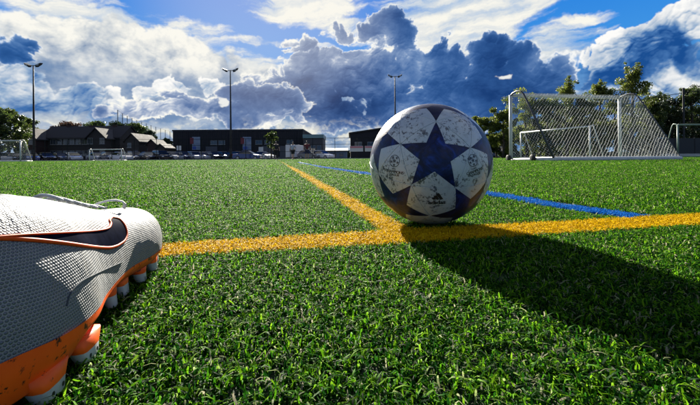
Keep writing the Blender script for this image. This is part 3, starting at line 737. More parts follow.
for s, sd_, bl, bg_ in ((.020,1,0,.75),(.047,1,0,.85),(.085,1,0,.9),(.122,1,1,.9),(.150,1,0,.75),(.235,1,1,1.1),(.272,1,1,1.15),
                        (.025,-1,0,.8),(.06,-1,0,.9),(.10,-1,1,.9),(.14,-1,1,.9),(.222,-1,1,1.15),(.272,-1,1,1.2)): stud(s, sd_, bl, bg_)
# laces over the instep and the loop standing up from the front eyelets
m_lace = mat('lace_grey', build=vary((.46,.47,.48), (.62,.62,.61), 90, (.6,.8), .4, 500))
for k in range(6):
    s = .105+.015*k; lc = MB(); a0 = .43*math.pi; a1 = .60*math.pi
    pts = [upper_pt(s+.004*math.sin(t*6.28), a0+(a1-a0)*t, .0018+.002*math.sin(math.pi*t)) for t in [i/10 for i in range(11)]]
    lc.tube(pts, .0026, 8, flat=.45); part(lc.obj('lace', m_lace, smooth=True))
def silh(x, y, Y): return P(x, y, Y)
lp = MB(); lp.tube([silh(*p) for p in curve_loop] if False else [Vector(silh(x, y, Y)) for x, y, Y in ((92,206,.35),(97,204,.352),(103,202,.354),(109,200.6,.356),(116,200.2,.358),(122,201.5,.36),(125,204,.362),(124,208,.364))], .0021, 8, flat=.5)
part(lp.obj('lace', m_lace, smooth=True))
l2 = MB(); l2.tube([Vector(silh(x, y, Y)) for x, y, Y in ((-8,196,.25),(4,195.5,.26),(14,196.5,.27),(24,199,.28),(36,199.5,.30),(46,200.5,.32),(51,202,.33))], .0022, 8, flat=.45)
part(l2.obj('lace', m_lace, smooth=True))
# ankle collar ring
cr_ = MB(); pts = []
for k in range(40):
    a = 2*math.pi*k/40; s = (OPEN0+OPEN1)/2 + (OPEN1-OPEN0)/2*math.cos(a); th = math.pi/2 + .92*math.sin(a)*1.0; pts.append(upper_pt(min(s, .313), th, .001))
cr_.tube(pts, .0030, 8, closed=True); part(cr_.obj('collar', mat('collar_knit', (.36,.38,.40), .7), smooth=True))

# ------------------------------------------------------------------ goals
m_gpaint = mat('goal_white', build=vary((.40,.43,.43), (.58,.60,.59), 5, (.4,.6))); m_gdark = mat('goal_stay_dark', (.05,.055,.06), .45, .4)
m_net = mat('net_cord', (.50,.52,.51), .8); m_rub = mat('tyre_rubber', (.012,.012,.012), .7); m_ggreen = mat('goal_green', build=vary((.10,.16,.13), (.16,.23,.19), 3, (.4,.6)))
def cordage(mb, A, B, Cc, D, pitch, r, sag=0.0):
    """diamond net stretched over the quad A B C D (A-B top, D-C bottom)"""
    A, B, Cc, D = map(Vector, (A, B, Cc, D)); W = ((B-A).length+(Cc-D).length)/2; H = ((D-A).length+(Cc-B).length)/2
    nu, nv = max(2, round(W/pitch)), max(2, round(H/pitch)); nrm = (B-A).cross(D-A).normalized()
    jit = np.random.RandomState(3).uniform(-1, 1, (40, 120, 3))*pitch*.10
    def pt(u, v):
        j_ = jit[int(round(v*nv)) % 40, int(round(u*nu)) % 120]
        u, v = max(0, min(1, u)), max(0, min(1, v)); p = (A*(1-u)+B*u)*(1-v) + (D*(1-u)+Cc*u)*v
        return p + nrm*sag*math.sin(math.pi*u)*math.sin(math.pi*v) + Vector((0,0,-abs(sag)*.25*math.sin(math.pi*u*3)**2*math.sin(math.pi*v))) + Vector(j_)*(1 if 0 < u < 1 and 0 < v < 1 else 0)
    for i in range(-nv, nu+1):
        for sg in (1, -1):
            pr = None
            for j in range(nv+1):
                u = ((i+j) if sg > 0 else (i+nv-j))/nu; 
                if -1e-6 <= u <= 1+1e-6:
                    p = pt(u, j/nv)
                    if pr is not None: mb.tube([pr, p], r, 3, caps=False)
                    pr = p
                else: pr = None
def goal(name, L, Rr, H, d_bot, d_top, r, net_pitch, m_frame, m_stay, label, cat, net_r=.004, wheels=True, net=True, back=1):
    L = Vector((L[0], L[1], 0)); Rr = Vector((Rr[0], Rr[1], 0)); f = (Rr-L).normalized(); k = Vector((f.y, -f.x, 0))*back
    t = thing(name, (0,0,0), label=label, cat=cat); up = Vector((0,0,H))
    MB().tube([L, L+up+Vector((0,0,r*.2))], r, 12).obj('post', m_frame, t, True); MB().tube([Rr, Rr+up+Vector((0,0,r*.2))], r, 12).obj('post', m_frame, t, True)
    MB().tube([L+up+f*r*.6, Rr+up-f*r*.6], r, 12).obj('crossbar', m_frame, t, True)
    if d_bot:
        for S_ in (L, Rr):
            MB().tube([S_+Vector((0,0,r))+k*r, S_+Vector((0,0,r))+k*d_bot], r*.85, 10).obj('side_bar', m_frame, t, True)
            a = S_+up; s_ = MB(); s_.tube([a+Vector((0,0,-.02)), a+k*.10+Vector((0,0,.045)), a+k*.3+Vector((0,0,.075)), a+k*(d_top*.8)+Vector((0,0,.04)), a+k*d_top+Vector((0,0,-.06)),
                       a+k*(d_top+(d_bot-d_top)*.16)+Vector((0,0,-H*.17)), S_+k*(d_bot-.02)+Vector((0,0,r*1.5))], r*.55, 8); s_.obj('stay', m_stay, t, True)
        MB().tube([L+k*d_bot+Vector((0,0,r*1.1)), Rr+k*d_bot+Vector((0,0,r*1.1))], r*1.25, 12).obj('back_bar', m_frame, t, True)
    if net:
        nb = MB(); z0 = Vector((0,0,r*2)); a, b = L+up, Rr+up; a2, b2 = a+k*d_top+Vector((0,0,-.03)), b+k*d_top+Vector((0,0,-.03)); c2, d2 = Rr+k*d_bot+z0, L+k*d_bot+z0
        cordage(nb, a, b, b2, a2, net_pitch, net_r); cordage(nb, a2, b2, c2, d2, net_pitch, net_r, .10); cordage(nb, a, a2, d2, L+z0, net_pitch, net_r); cordage(nb, b, b2, c2, Rr+z0, net_pitch, net_r)
        nb.obj('net', m_net, t)
        # slack net lying along the foot
        sl = MB(); 
        for j in range(60):
            u = rnd.random(); p = d2.lerp(c2, u) - k*rnd.uniform(0, .22); q_ = p + Vector((rnd.uniform(-.12,.12), rnd.uniform(-.1,.1), rnd.uniform(0,.06))); sl.tube([Vector((p.x, p.y, .03)), Vector((q_.x, q_.y, .03+rnd.random()*.07))], net_r*1.3, 3, caps=False)
        s_ = tag(sl.obj('slack_net', m_net, t), kind='stuff')
    if wheels:
        for S_, dd in ((L, d_bot*.62), (L, .04), (Rr, d_bot*.62)):
            side = -f if S_ is L else f; w_ = MB(); c_ = S_+k*dd+side*(r+.06)+Vector((0,0,.09)); n = 20
            w_.tube([c_-side*.035, c_-side*.03, c_+side*.03, c_+side*.035], [.07,.09,.09,.07], n); wo_ = w_.obj('wheel', m_rub, t, True)
            h_ = MB(); h_.tube([c_-side*.04, c_+side*.042], 0.035, 12); h_.obj('hub', m_gdark, wo_)
            MB().tube([c_, c_-side*(.06+r)], .014, 6).obj('axle', m_gdark, t)
    return t
goal('football_goal', (GX(511,11.2), 11.2), (GX(620,11.84), 11.84), 1.98, 1.85, .62, .048, .098, m_gpaint, m_gdark, 'large wheeled white goal with sloping white net right of the ball', 'goal', .0024)
g2 = goal('small_goal', (GX(521,24.5), 24.5), (GX(590,19.8), 19.8), 1.72, 1.0, .3, .045, .2, m_gpaint, m_gpaint, 'plain white goal frame seen through the net of the big wheeled goal', 'goal', wheels=False, net=False, back=-1)
goal('small_goal', (GX(-62,36), 36), (GX(20.5,36), 36), 2.05, 1.3, .5, .06, .2, m_gpaint, m_gpaint, 'pale goal frame cut by the left edge above the boot', 'goal', .003, wheels=False, back=-1)
goal('small_goal', (GX(89.5,44), 44), (GX(121.5,44), 44), 1.35, 1.0, .4, .055, .25, m_gpaint, m_gpaint, 'small pale goal in front of the brick terrace', 'goal', .003, wheels=False, net=False, back=-1)
goal('small_goal', (GX(678,22), 22), (GX(770,22), 22), 1.95, 1.0, .4, .05, .2, m_ggreen, m_ggreen, 'dull green goal frame cut by the right edge', 'goal', .004, wheels=False, net=False, back=-1)

# ------------------------------------------------------------------ floodlight masts
m_steel = mat('mast_steel', spec=.2, build=vary((.02,.022,.026), (.04,.042,.045), 2, (.6,.8))); m_lampglass = mat('lamp_glass', (.25,.27,.3), .15)
def mast(px, ytop, Y, label):
    b = P(px, HORIZ, Y); H = P(px, ytop, Y).z; t = thing('floodlight_mast', (b.x, Y, -.05), label=label, cat='floodlight mast', group='floodlight masts round the pitch')
    MB().tube([(0,0,0), (0,0,H*.5), (0,0,H)], [.17,.12,.075], 12).obj('pole', m_steel, t, True); MB().box(-.25,.25,-.25,.25,0,.12).obj('base_plate', m_steel, t)
    MB().tube([(-.75,0,H-.2), (-.4,0,H-.05), (.4,0,H-.05), (.75,0,H-.2)], .05, 8).obj('cross_arm', m_steel, t)
    MB().box(-.16,.16,-.30,-.12,1.0,1.7).obj('control_box', m_steel, t)
    for s in (-1, 1):
        h = MB(); c = Vector((s*.78, 0, H+.05)); 
        h.add([c+Vector(v) for v in ((-.38,-.26,-.16*s+.06),(.38,-.26,.16*s+.06),(.35,.3,.16*s+.16),(-.35,.3,-.16*s+.16),(-.30,-.18,-.16*s-.22),(.30,-.18,.16*s-.22),(.26,.2,.16*s-.12),(-.26,.2,-.16*s-.12))],
              [(0,1,2,3),(7,6,5,4),(0,4,5,1),(1,5,6,2),(2,6,7,3),(3,7,4,0)]); ho = h.obj('lamp_head', m_steel, t)
        MB().box(c.x-.2, c.x+.2, -.30, -.27, c.z-.14, c.z+.02).obj('lamp_glass', m_lampglass, ho)
mast(34.0, 65, 52, 'tall twin headed floodlight mast before the brick terrace at far left'); mast(231, 70, 55, 'tall twin headed floodlight mast before the long dark warehouse'); mast(395.5, 76, 60, 'twin headed floodlight mast rising from behind the football')
# ------------------------------------------------------------------ perimeter fence
m_fence = mat('fence_steel', (.012,.016,.016), .8, spec=.1); FY = 50.6
fence = thing('perimeter_fence', (0, FY, 0), label='tall thin mesh fence along the far side of the pitch', cat='fence')
pm = None
for i in range(-22, 23):
    if pm is None: pm = MB().box(-.03,.03,-.03,.03,0,2.9).mesh('fence_post')
    o = link('post', pm, m_fence, fence); o.location = (i*3.05+1.0, 0, 0)
for z in (.12, 1.05, 2.0, 2.86): MB().box(-68,68,-.015,.015,z-.025,z+.025).obj('rail', m_fence, fence)
wr = MB()
for i in range(-1340, 1341): x = i*.05*1.0; wr.add([(x-.0014,.02,0),(x+.0014,.02,0),(x+.0014,.02,2.86),(x-.0014,.02,2.86)], [(0,1,2,3)])
tag(wr.obj('mesh_wire', m_fence, fence), kind='stuff')
for k in range(2):
    x0 = GX(350+k*15, FY-.08); 
    b = thing('advert_board', (x0, FY-.07, 0), label=['white board with pink top fixed to the fence, the nearer one to the white van','white board with pink top fixed to the fence, half behind the ball'][k], cat='advert board', group='boards on the far fence')
    z0, z1 = 1.0, 1.75; MB().box(0,1.8,-.02,.02,z0,z1).obj('panel', mat('board_white', (.55,.52,.53), .5), b); MB().box(.03,1.77,-.026,-.021,z1-.28,z1-.03).obj('stripe', mat('board_pink', (.50,.16,.20), .5), b)
# ------------------------------------------------------------------ buildings
m_brick = mat('red_brick', build=vary((.02,.010,.009), (.045,.021,.018), 3, (.8,.95))); m_brick2 = mat('brown_brick', build=vary((.018,.016,.015), (.038,.033,.03), 3, (.8,.95)))
m_roof = mat('roof_tile', build=vary((.014,.014,.016), (.028,.027,.028), 2, (.85,.95))); m_roof_lit = mat('roof_tile_lit', build=vary((.045,.042,.04), (.085,.08,.075), 2, (.85,.95)))  # right slopes: roof tile with glancing sun and sky sheen painted in
m_glass = mat('window_glass', (.03,.04,.05), .06, spec=.8); m_frame = mat('window_frame', (.20,.21,.21), .6); m_door = mat('door_paint', (.04,.05,.08), .4); m_gut = mat('gutter_dark', (.02,.02,.02), .5)
def window(t, x, z, w_, h_, y, face='y', m=m_glass):
    a = MB(); f_ = .05
    if face == 'y':
        for bx in ((x-w_/2,x+w_/2,z-h_/2,z-h_/2+f_),(x-w_/2,x+w_/2,z+h_/2-f_,z+h_/2),(x-w_/2,x-w_/2+f_,z-h_/2+f_,z+h_/2-f_),(x+w_/2-f_,x+w_/2,z-h_/2+f_,z+h_/2-f_),(x-.02,x+.02,z-h_/2+f_,z+h_/2-f_)): a.box(bx[0],bx[1],y-.06,y-.003,bx[2],bx[3])
        o = a.obj('window', m_frame, t); MB().box(x-w_/2+f_,x+w_/2-f_,y-.03,y-.002,z-h_/2+f_,z+h_/2-f_).obj('pane', m, o); MB().box(x-w_/2-.08,x+w_/2+.08,y-.12,y-.001,z-h_/2-.09,z-h_/2-.005).obj('sill', m_frame, o)
    else:
        for bx in ((x-w_/2,x+w_/2,z-h_/2,z-h_/2+f_),(x-w_/2,x+w_/2,z+h_/2-f_,z+h_/2),(x-w_/2,x-w_/2+f_,z-h_/2+f_,z+h_/2-f_),(x+w_/2-f_,x+w_/2,z-h_/2+f_,z+h_/2-f_)): a.box(y+.003,y+.06,bx[0],bx[1],bx[2],bx[3])
        o = a.obj('window', m_frame, t); MB().box(y+.002,y+.03,x-w_/2+f_,x+w_/2-f_,z-h_/2+f_,z+h_/2-f_).obj('pane', m, o)
def gable_body(t, x0, x1, y0, y1, ze, zr, mw, mr, axis='y', over=.35, mr2=None):
    """box with a pitched roof; axis = direction of the ridge"""
    w_ = MB()
    if axis == 'y':
        xm = (x0+x1)/2; w_.add([(x0,y0,0),(x1,y0,0),(x1,y0,ze),(xm,y0,zr),(x0,y0,ze),(x0,y1,0),(x1,y1,0),(x1,y1,ze),(xm,y1,zr),(x0,y1,ze)], [(0,1,2,3,4),(9,8,7,6,5),(1,6,7,2),(5,0,4,9)])
        sl = (zr-ze)/(xm-x0)
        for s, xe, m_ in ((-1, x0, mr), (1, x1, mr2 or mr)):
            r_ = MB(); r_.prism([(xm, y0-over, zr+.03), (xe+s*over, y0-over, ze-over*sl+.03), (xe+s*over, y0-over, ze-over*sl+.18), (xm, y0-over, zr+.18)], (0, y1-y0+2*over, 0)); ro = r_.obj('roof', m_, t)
            MB().box(min(xe+s*over, xe+s*(over+.1)), max(xe+s*over, xe+s*(over+.1)), y0-over, y1+over, ze-over*sl-.04, ze-over*sl+.08).obj('gutter', m_gut, ro)
    else:
        ym = (y0+y1)/2; w_.add([(x0,y0,0),(x0,y1,0),(x0,y1,ze),(x0,ym,zr),(x0,y0,ze),(x1,y0,0),(x1,y1,0),(x1,y1,ze),(x1,ym,zr),(x1,y0,ze)], [(4,3,2,1,0),(5,6,7,8,9),(0,5,9,4),(1,2,7,6)])
        sl = (zr-ze)/(ym-y0)
        for s, ye in ((-1, y0), (1, y1)):
            r_ = MB(); r_.prism([(x0-over, ym, zr+.03), (x0-over, ye+s*over, ze-over*sl+.03), (x0-over, ye+s*over, ze-over*sl+.18), (x0-over, ym, zr+.18)], (x1-x0+2*over, 0, 0)); ro = r_.obj('roof', mr, t)
            MB().box(x0-over, x1+over, min(ye+s*over, ye+s*(over+.1)), max(ye+s*over, ye+s*(over+.1)), ze-over*sl-.04, ze-over*sl+.08).obj('gutter', m_gut, ro)
    return w_.obj('wall', mw, t)
def zz(px, y, Y): return P(px, y, Y).z+.05
# terrace
HY = 76.0; tx = GX(33, HY)
ter = thing('brick_terrace', (tx, HY, -.05), label='long two storey brick terrace with dark roof at far left', cat='house')
x1 = GX(118, HY)-tx; gable_body(ter, 0, x1-.6, 1.6, 9, zz(70,137,HY), zz(70,127,HY+5), m_brick2, m_roof, 'x')
wg0, wg1 = GX(15.5, HY-1)-tx, GX(37, HY-1)-tx; wing_w = gable_body(ter, wg0, wg1, -1.2, 7, zz(26,138.5,HY-1), zz(26,128.5,HY-1), m_brick, m_roof, 'y', .35, m_roof_lit)
wh0, wh1 = GX(88, HY-1)-tx, GX(106, HY-1)-tx; gable_body(ter, wh0, wh1, -1.2, 7, zz(97,137.5,HY-1), zz(97,128.5,HY-1), m_brick2, m_roof, 'y', .35, m_roof_lit)
for k in range(7):
    x = wg1+1.2+k*(wh0-wg1-2.4)/6
    for z in (1.6, 4.0): window(ter, x, z, 1.1, 1.1, 1.6)
for xx in ((wg0+wg1)/2-1.2, (wg0+wg1)/2+1.2, (wh0+wh1)/2-1.2, (wh0+wh1)/2+1.2):
    for z in (1.6, 4.0): window(ter, xx, z, 1.0, 1.2, -1.2)
for k in range(3): d0 = MB().box(wg1+2.2+k*4.2, wg1+3.1+k*4.2, 1.52, 1.59, .02, 2.05).obj('door', m_door, ter); MB().box(wg1+2.9+k*4.2, wg1+2.96+k*4.2, 1.46, 1.52, 1.0, 1.08).obj('handle', m_frame, d0)
for k in range(3): MB().box(wg1+1.5+k*5, wg1+2.3+k*5, 4.9, 5.6, zz(70,130,HY+5)-.3, zz(70,125.6,HY+5)).obj('chimney', m_brick, ter)
def small_house(pxa, pxb, Y, yap, yea, depth, mw, label, m2=None, win=True):
    xa = GX(pxa, Y); w_ = GX(pxb, Y)-xa; t = thing('brick_house', (xa, Y, -.05), label=label, cat='house'); zr, ze = zz(pxa, yap, Y), zz(pxa, yea, Y)
    gable_body(t, 0, w_, 0, depth, ze, zr, mw, m_roof, 'y', .3, m2 or m_roof_lit)
    if win:
        window(t, w_*.32, ze*.35, min(1, w_*.28), 1.1, 0); window(t, w_*.32, ze*.78, min(1, w_*.28), .9, 0) if ze > 3.4 else None
        window(t, depth*.5, ze*.5, 1.2, 1.0, w_, 'x'); dd = MB().box(w_*.62, w_*.62+.85, -.07, -.003, .02, 2.0).obj('door', m_door, t); MB().box(w_*.62+.68, w_*.62+.74, -.12, -.07, .95, 1.03).obj('handle', m_frame, dd)
    return t
small_house(125, 139, 72, 134, 141, 7, m_brick2, 'narrow gabled brown brick house right of the terrace')
small_house(147.5, 156, 70, 140, 144, 4, m_brick, 'small red brick house with a low roof between car park trees')
small_house(157, 164.5, 68, 144.5, 147.5, 3.5, m_brick2, 'lowest brown brick outbuilding beside the warehouse', win=False)
# warehouse
m_clad = mat('dark_cladding', build=vary((.005,.006,.010), (.012,.013,.018), 1.2, (.8,.95))); m_trim = mat('cladding_trim', (.012,.014,.022), .7)
WY = 84.0; wx = GX(173, WY); ww = GX(303, WY)-wx; wt0 = zz(238,129.5,WY)
wh = thing('warehouse', (wx, WY, -.05), label='long black flat roofed warehouse in the middle of the skyline', cat='warehouse')
MB().box(0, ww, 0, 26, 0, wt0-.35).obj('wall', m_clad, wh); MB().box(-.12, ww+.12, -.12, 26.12, wt0-.345, wt0).obj('parapet', m_trim, wh)
rb = MB()
for k in range(1, 30): rb.box(k*ww/30-.04, k*ww/30+.04, -.05, -.002, .6, wt0-.36)
rb.obj('cladding_rib', m_trim, wh); MB().box(0, ww, -.09, -.003, 0, .55).obj('plinth', mat('plinth_grey', (.10,.10,.10), .8), wh)
m_bw = mat('banner_white', build=vary((.10,.16,.26), (.24,.29,.36), .9, (.5,.6))); m_bb = mat('banner_blue', (.03,.07,.30), .5); m_br = mat('banner_red', (.14,.012,.02), .5)
for a, b in ((192.5, 200.5), (243, 251.5)):
    xa, xb = GX(a, WY)-wx, GX(b, WY)-wx; z0, z1 = zz(a, 150, WY), zz(a, 137, WY); bn = MB().box(xa, xb, -.16, -.06, z0, z1).obj('banner', m_bw, wh)
    MB().box(xa-.45, xa+.35, -.20, -.165, z1-1.6, z1-.2).obj('banner_emblem', m_br, bn); MB().box(xa+.1, xb-.9, -.19, -.165, z0+.1, z0+.8).obj('banner_strip', m_bb, bn)
for a in (206, 262, 280):
    xa = GX(a, WY)-wx; d0 = MB().box(xa, xa+2.6, -.12, -.055, .05, 3.0).obj('roller_door', mat('roller_grey', (.05,.055,.07), .5), wh)
for a in (214, 222, 259, 268, 290): window(wh, GX(a, WY)-wx, 3.9, 1.5, .9, -.05)
for a in (188, 228, 296): MB().tube([(GX(a, WY)-wx, -.12, .1), (GX(a, WY)-wx, -.12, wt0-.5)], .06, 6).obj('downpipe', m_trim, wh)
tb = thing('clubhouse', (GX(303.6, 78), 78, -.05), label='low building with a pale teal fascia joined to the right of the warehouse', cat='building')
tw = GX(323, 78)-GX(303.6, 78); tz = zz(313,134.5,78); MB().box(0, tw, 0, 8, 0, tz-.85).obj('wall', mat('club_wall', build=vary((.02,.025,.03), (.05,.05,.06), 1, (.6,.8))), tb)
MB().box(-.15, tw+.15, -.15, 8.15, tz-.845, tz).obj('fascia', mat('teal_fascia', (.10,.19,.20), .4), tb)
for k in range(3): window(tb, .8+k*1.25, 2.2, .95, 1.3, 0)
sh = thing('storage_shed', (GX(324, 110), 110, -.05), label='low pale blue shed far beyond the car park', cat='shed')
swd = GX(347, 110)-GX(324, 110); gable_body(sh, 0, swd, 0, 9, zz(335,151,110), zz(335,148.3,110), mat('shed_blue', (.14,.19,.25), .6), mat('shed_roof', (.08,.10,.12), .8), 'x')
for k in range(3): window(sh, 1.2+k*2.0, 1.2, 1.2, .8, 0)
rbx = GX(350.5, 70); rb_ = thing('dark_hall', (rbx, 70, -.05), label='dark hall with a slanting roof behind the left edge of the ball', cat='building')
rw = GX(424, 70)-rbx; za, zb_ = zz(351,134,70), zz(378,129.5,70); w_ = MB(); w_.prism([(0,0,0),(rw,0,0),(rw,0,zb_+.1),(rw*.4,0,zb_),(0,0,za)], (0,14,0)); w_.obj('wall', m_clad, rb_)
r_ = MB(); r_.prism([(-.3,-.3,za),(rw*.4,-.3,zb_+.02),(rw*.4,-.3,zb_+.28),(-.3,-.3,za+.25)], (0,14.6,0)); r_.obj('roof', m_roof, rb_); r_ = MB(); r_.prism([(rw*.4+.003,-.3,zb_+.03),(rw+.3,-.3,zb_+.12),(rw+.3,-.3,zb_+.38),(rw*.4+.003,-.3,zb_+.28)], (0,14.6,0)); r_.obj('roof', m_roof, rb_)
for k in range(3): window(rb_, 1.5+k*2.4, 2.6, 1.4, 1.2, 0)
# far tree belt along the horizon
m_belt = mat('far_foliage', build=vary((.02,.035,.02), (.05,.07,.035), .25, (.8,1)))
# ------------------------------------------------------------------ cars
m_tyre = m_rub; m_rim = mat('alloy', (.35,.36,.38), .3, .8); m_carglass = mat('car_glass', (.012,.016,.02), .05, spec=.9); m_lamp = mat('headlight_glass', (.7,.72,.75), .1); m_tail = mat('tail_light', (.35,.01,.01), .2)
CARC = {'silver': (.40,.42,.44), 'black': (.012,.012,.014), 'white': (.70,.71,.72), 'blue': (.02,.05,.19), 'grey': (.12,.13,.14), 'red': (.25,.02,.015), 'dark blue': (.012,.02,.06)}
m_cars = {k: mat('car_paint_'+k.replace(' ', '_'), v, .22, .25, .8) for k, v in CARC.items()}
def make_car(kind):
    t = bpy.data.objects.new('parked_car', None); C.objects.link(t); W = .88
    if kind == 'hatch': L2_, hood, roof, cab = 2.0, .92, 1.47, [(-1.85,.98),(-1.45,1.44),(.35,1.47),(1.05,.98)]
    elif kind == 'saloon': L2_, hood, roof, cab = 2.25, .90, 1.42, [(-1.45,.95),(-.85,1.40),(.35,1.42),(1.15,.93)]
    else: L2_, hood, roof, cab = 2.1, 1.0, 1.68, [(-2.0,1.05),(-1.75,1.62),(.45,1.66),(1.1,1.05)]
    body = [(-L2_,.30),(-L2_-.04,.62),(-L2_+.05,.95),(-1.6,1.0),(1.05,hood+.03),(L2_-.25,hood-.15),(L2_,.62),(L2_-.03,.28)]
    b = MB(); n = len(body); vs = []
    for yy, sc in ((-W,.96),(-W*.9,1.0),(W*.9,1.0),(W,.96)):
        for x, z in body: vs.append((x*(1 if abs(yy) < W else .985), yy, .28+(z-.28)*sc))
    fs_ = [tuple(range(n)), tuple(range(3*n, 4*n))[::-1]] + [(j*n+i, (j+1)*n+i, (j+1)*n+(i+1) % n, j*n+(i+1) % n) for j in range(3) for i in range(n)]
    b.add(vs, fs_); bo = b.obj('body', None, t)
    g = MB(); vs = [(x, s*(W*.95 if z < 1.1 else W*.74), z) for s in (-1, 1) for x, z in cab]; g.add(vs, [(0,1,2,3),(7,6,5,4),(0,4,5,1),(2,6,7,3),(3,7,4,0),(1,5,6,2)]); g.obj('windows', m_carglass, t)
    r_ = MB(); (xa, za_), (xb, zb2) = cab[1], cab[2]; r_.box(xa+.02, xb-.02, -W*.72, W*.72, za_+.005, max(za_, zb2)+.05, top=.93); r_.obj('roof', None, t)
    for x in (-L2_*.62, L2_*.66):
        for s in (-1, 1):
            w_ = MB(); w_.tube([(x, s*(W-.20), .32), (x, s*(W+.01), .32)], .32, 16); wo_ = w_.obj('wheel', m_tyre, t); r2 = MB(); r2.tube([(x, s*(W+.005), .32), (x, s*(W+.03), .32)], .19, 12); r2.obj('rim', m_rim, wo_)
    for s in (-1, 1):
        MB().box(L2_-.12, L2_+.02, min(s*.5,s*.82), max(s*.5,s*.82), .62, .76).obj('headlight', m_lamp, t); MB().box(-L2_-.06, -L2_+.06, min(s*.6,s*.83), max(s*.6,s*.83), .72, .9).obj('tail_light', m_tail, t)
        MB().box(.75,.92, min(s*(W+.0),s*(W+.14)), max(s*(W+.0),s*(W+.14)), .98, 1.10).obj('mirror', None, t)
    return t
protos = {k: make_car(k) for k in ('hatch', 'saloon', 'tall')}; used = {k: False for k in protos}
cars = [ # px, Y, kind, colour, yaw, label
 (4,62,'hatch','silver',-40,'silver hatchback at the left edge behind the cut-off goal'), (17,63,'saloon','black',-38,'black saloon just left of the left floodlight mast'), (31,62,'saloon','blue',-42,'dark blue saloon directly behind the left floodlight mast'),
 (46,64,'hatch','black',-35,'black hatchback right of the left floodlight mast'), (60,66,'saloon','grey',-30,'grey saloon before the middle of the terrace'), (73,66,'hatch','white',-35,'white hatchback before the terrace, left of the small goal'),
 (97,66,'saloon','silver',-32,'silver saloon seen inside the small goal, left half'), (109,64,'hatch','black',-38,'black hatchback seen inside the small goal, right half'), (121,62,'saloon','white',-30,'white saloon by the right post of the small goal'),
 (135,64,'hatch','grey',-38,'grey hatchback in front of the narrow gabled house'), (148,63,'saloon','black',-34,'black saloon in front of the small red brick house'), (161,63,'tall','black',-38,'tall black car by the lowest outbuilding'),
 (172,64,'saloon','silver',-32,'silver saloon at the left corner of the warehouse'), (184,65,'hatch','dark blue',-36,'navy hatchback, first in front of the warehouse'), (194,65,'hatch','silver',-38,'silver hatchback below the left warehouse banner'),
 (203,66,'saloon','silver',-36,'silver saloon second right of the left warehouse banner'), (213,66,'hatch','black',-36,'black hatchback between the left banner and the middle mast'), (223,67,'hatch','grey',-34,'grey hatchback just left of the middle mast'),
 (237,66,'hatch','black',-30,'black hatchback just right of the middle mast'), (248,60,'saloon','blue',-4,'bright blue saloon parked side-on below the right warehouse banner'), (263,66,'saloon','silver',-30,'silver saloon between the right banner and the small tree'),
 (310,62,'hatch','grey',-30,'grey hatchback behind the person in the dark red top'), (321,62,'saloon','white',-32,'white saloon parked before the teal fascia building'), (497,44,'tall','blue',-75,'tall blue car between the ball and the big goal')]
for px, Y, kd, co_, yaw, lb in cars:
    src = protos[kd]
    t = copy_tree(src) if used[kd] else src; used[kd] = True
    for ch in [c for c in bpy.data.objects if c.parent == t]:
        if ch.name.split('.')[0] in ('body', 'roof', 'mirror'):
            if not ch.data.materials: ch.data.materials.append(m_cars['grey'])
            ch.material_slots[0].link = 'OBJECT'; ch.material_slots[0].material = m_cars[co_]
    t.location = (GX(px, Y), Y, -.05); t.rotation_euler = (0, 0, R(yaw)); tag(t, lb, 'car', 'cars in the car park' if px < 400 else None)
# white van
van = thing('white_van', (GX(296, 66), 66, -.05), R(78), label='tall white van parked behind the three people', cat='van')
v_ = MB(); v_.prism([(-2.5,-.98,.35),(2.4,-.98,.35),(2.5,-.98,.95),(1.95,-.98,1.25),(1.5,-.98,2.2),(1.2,-.98,2.5),(-2.5,-.98,2.55)], (0,1.96,0)); bevel(v_.obj('body', mat('van_white', (.62,.63,.64), .4), van), .06)
v_ = MB(); v_.add([(1.98,-.85,1.28),(1.98,.85,1.28),(1.54,.75,2.15),(1.54,-.75,2.15)], [(0,1,2,3)]); v_ = MB().box(1.2,1.5,-1.0,1.0,1.35,2.0).obj('side_window', m_carglass, van)
MB().prism([(2.0,-.85,1.28),(2.03,-.85,1.29),(1.59,-.85,2.16),(1.56,-.85,2.15)], (0,1.7,0)).obj('windscreen', m_carglass, van)
for x in (-1.6, 1.6):
    for s in (-1, 1): wo_ = MB().tube([(x, s*.75, .35), (x, s*1.0, .35)], .35, 14).obj('wheel', m_tyre, van); MB().tube([(x, s*1.0, .35), (x, s*1.02, .35)], .2, 10).obj('rim', m_rim, wo_)
for s in (-1, 1): MB().box(2.44,2.54,min(s*.6,s*.9),max(s*.6,s*.9),.75,.93).obj('headlight', m_lamp, van)
MB().box(-2.56,-2.505,-.9,-.02,.45,2.4).obj('rear_door', mat('van_door', (.58,.59,.6), .4), van); MB().box(-2.56,-2.505,.02,.9,.45,2.4).obj('rear_door', bpy.data.materials['van_door'], van)
# white notice boards in front of the warehouse
for px, yt, lb in ((179,145.5,'small white notice board at the left end of the warehouse'), (261,147,'small white notice board right of the bright blue car')):
    n_ = thing('notice_board', (GX(px, 58), 58, -.05), label=lb, cat='notice board', group='notice boards in the car park'); z = zz(px, yt, 58)
    MB().box(-.35,.35,-.03,.03,z-.75,z).obj('panel', mat('notice_white', (.5,.52,.54), .5), n_)
    for s in (-.25, .25): MB().box(s-.025,s+.025,.031,.08,0,z-.05).obj('post', m_steel, n_)
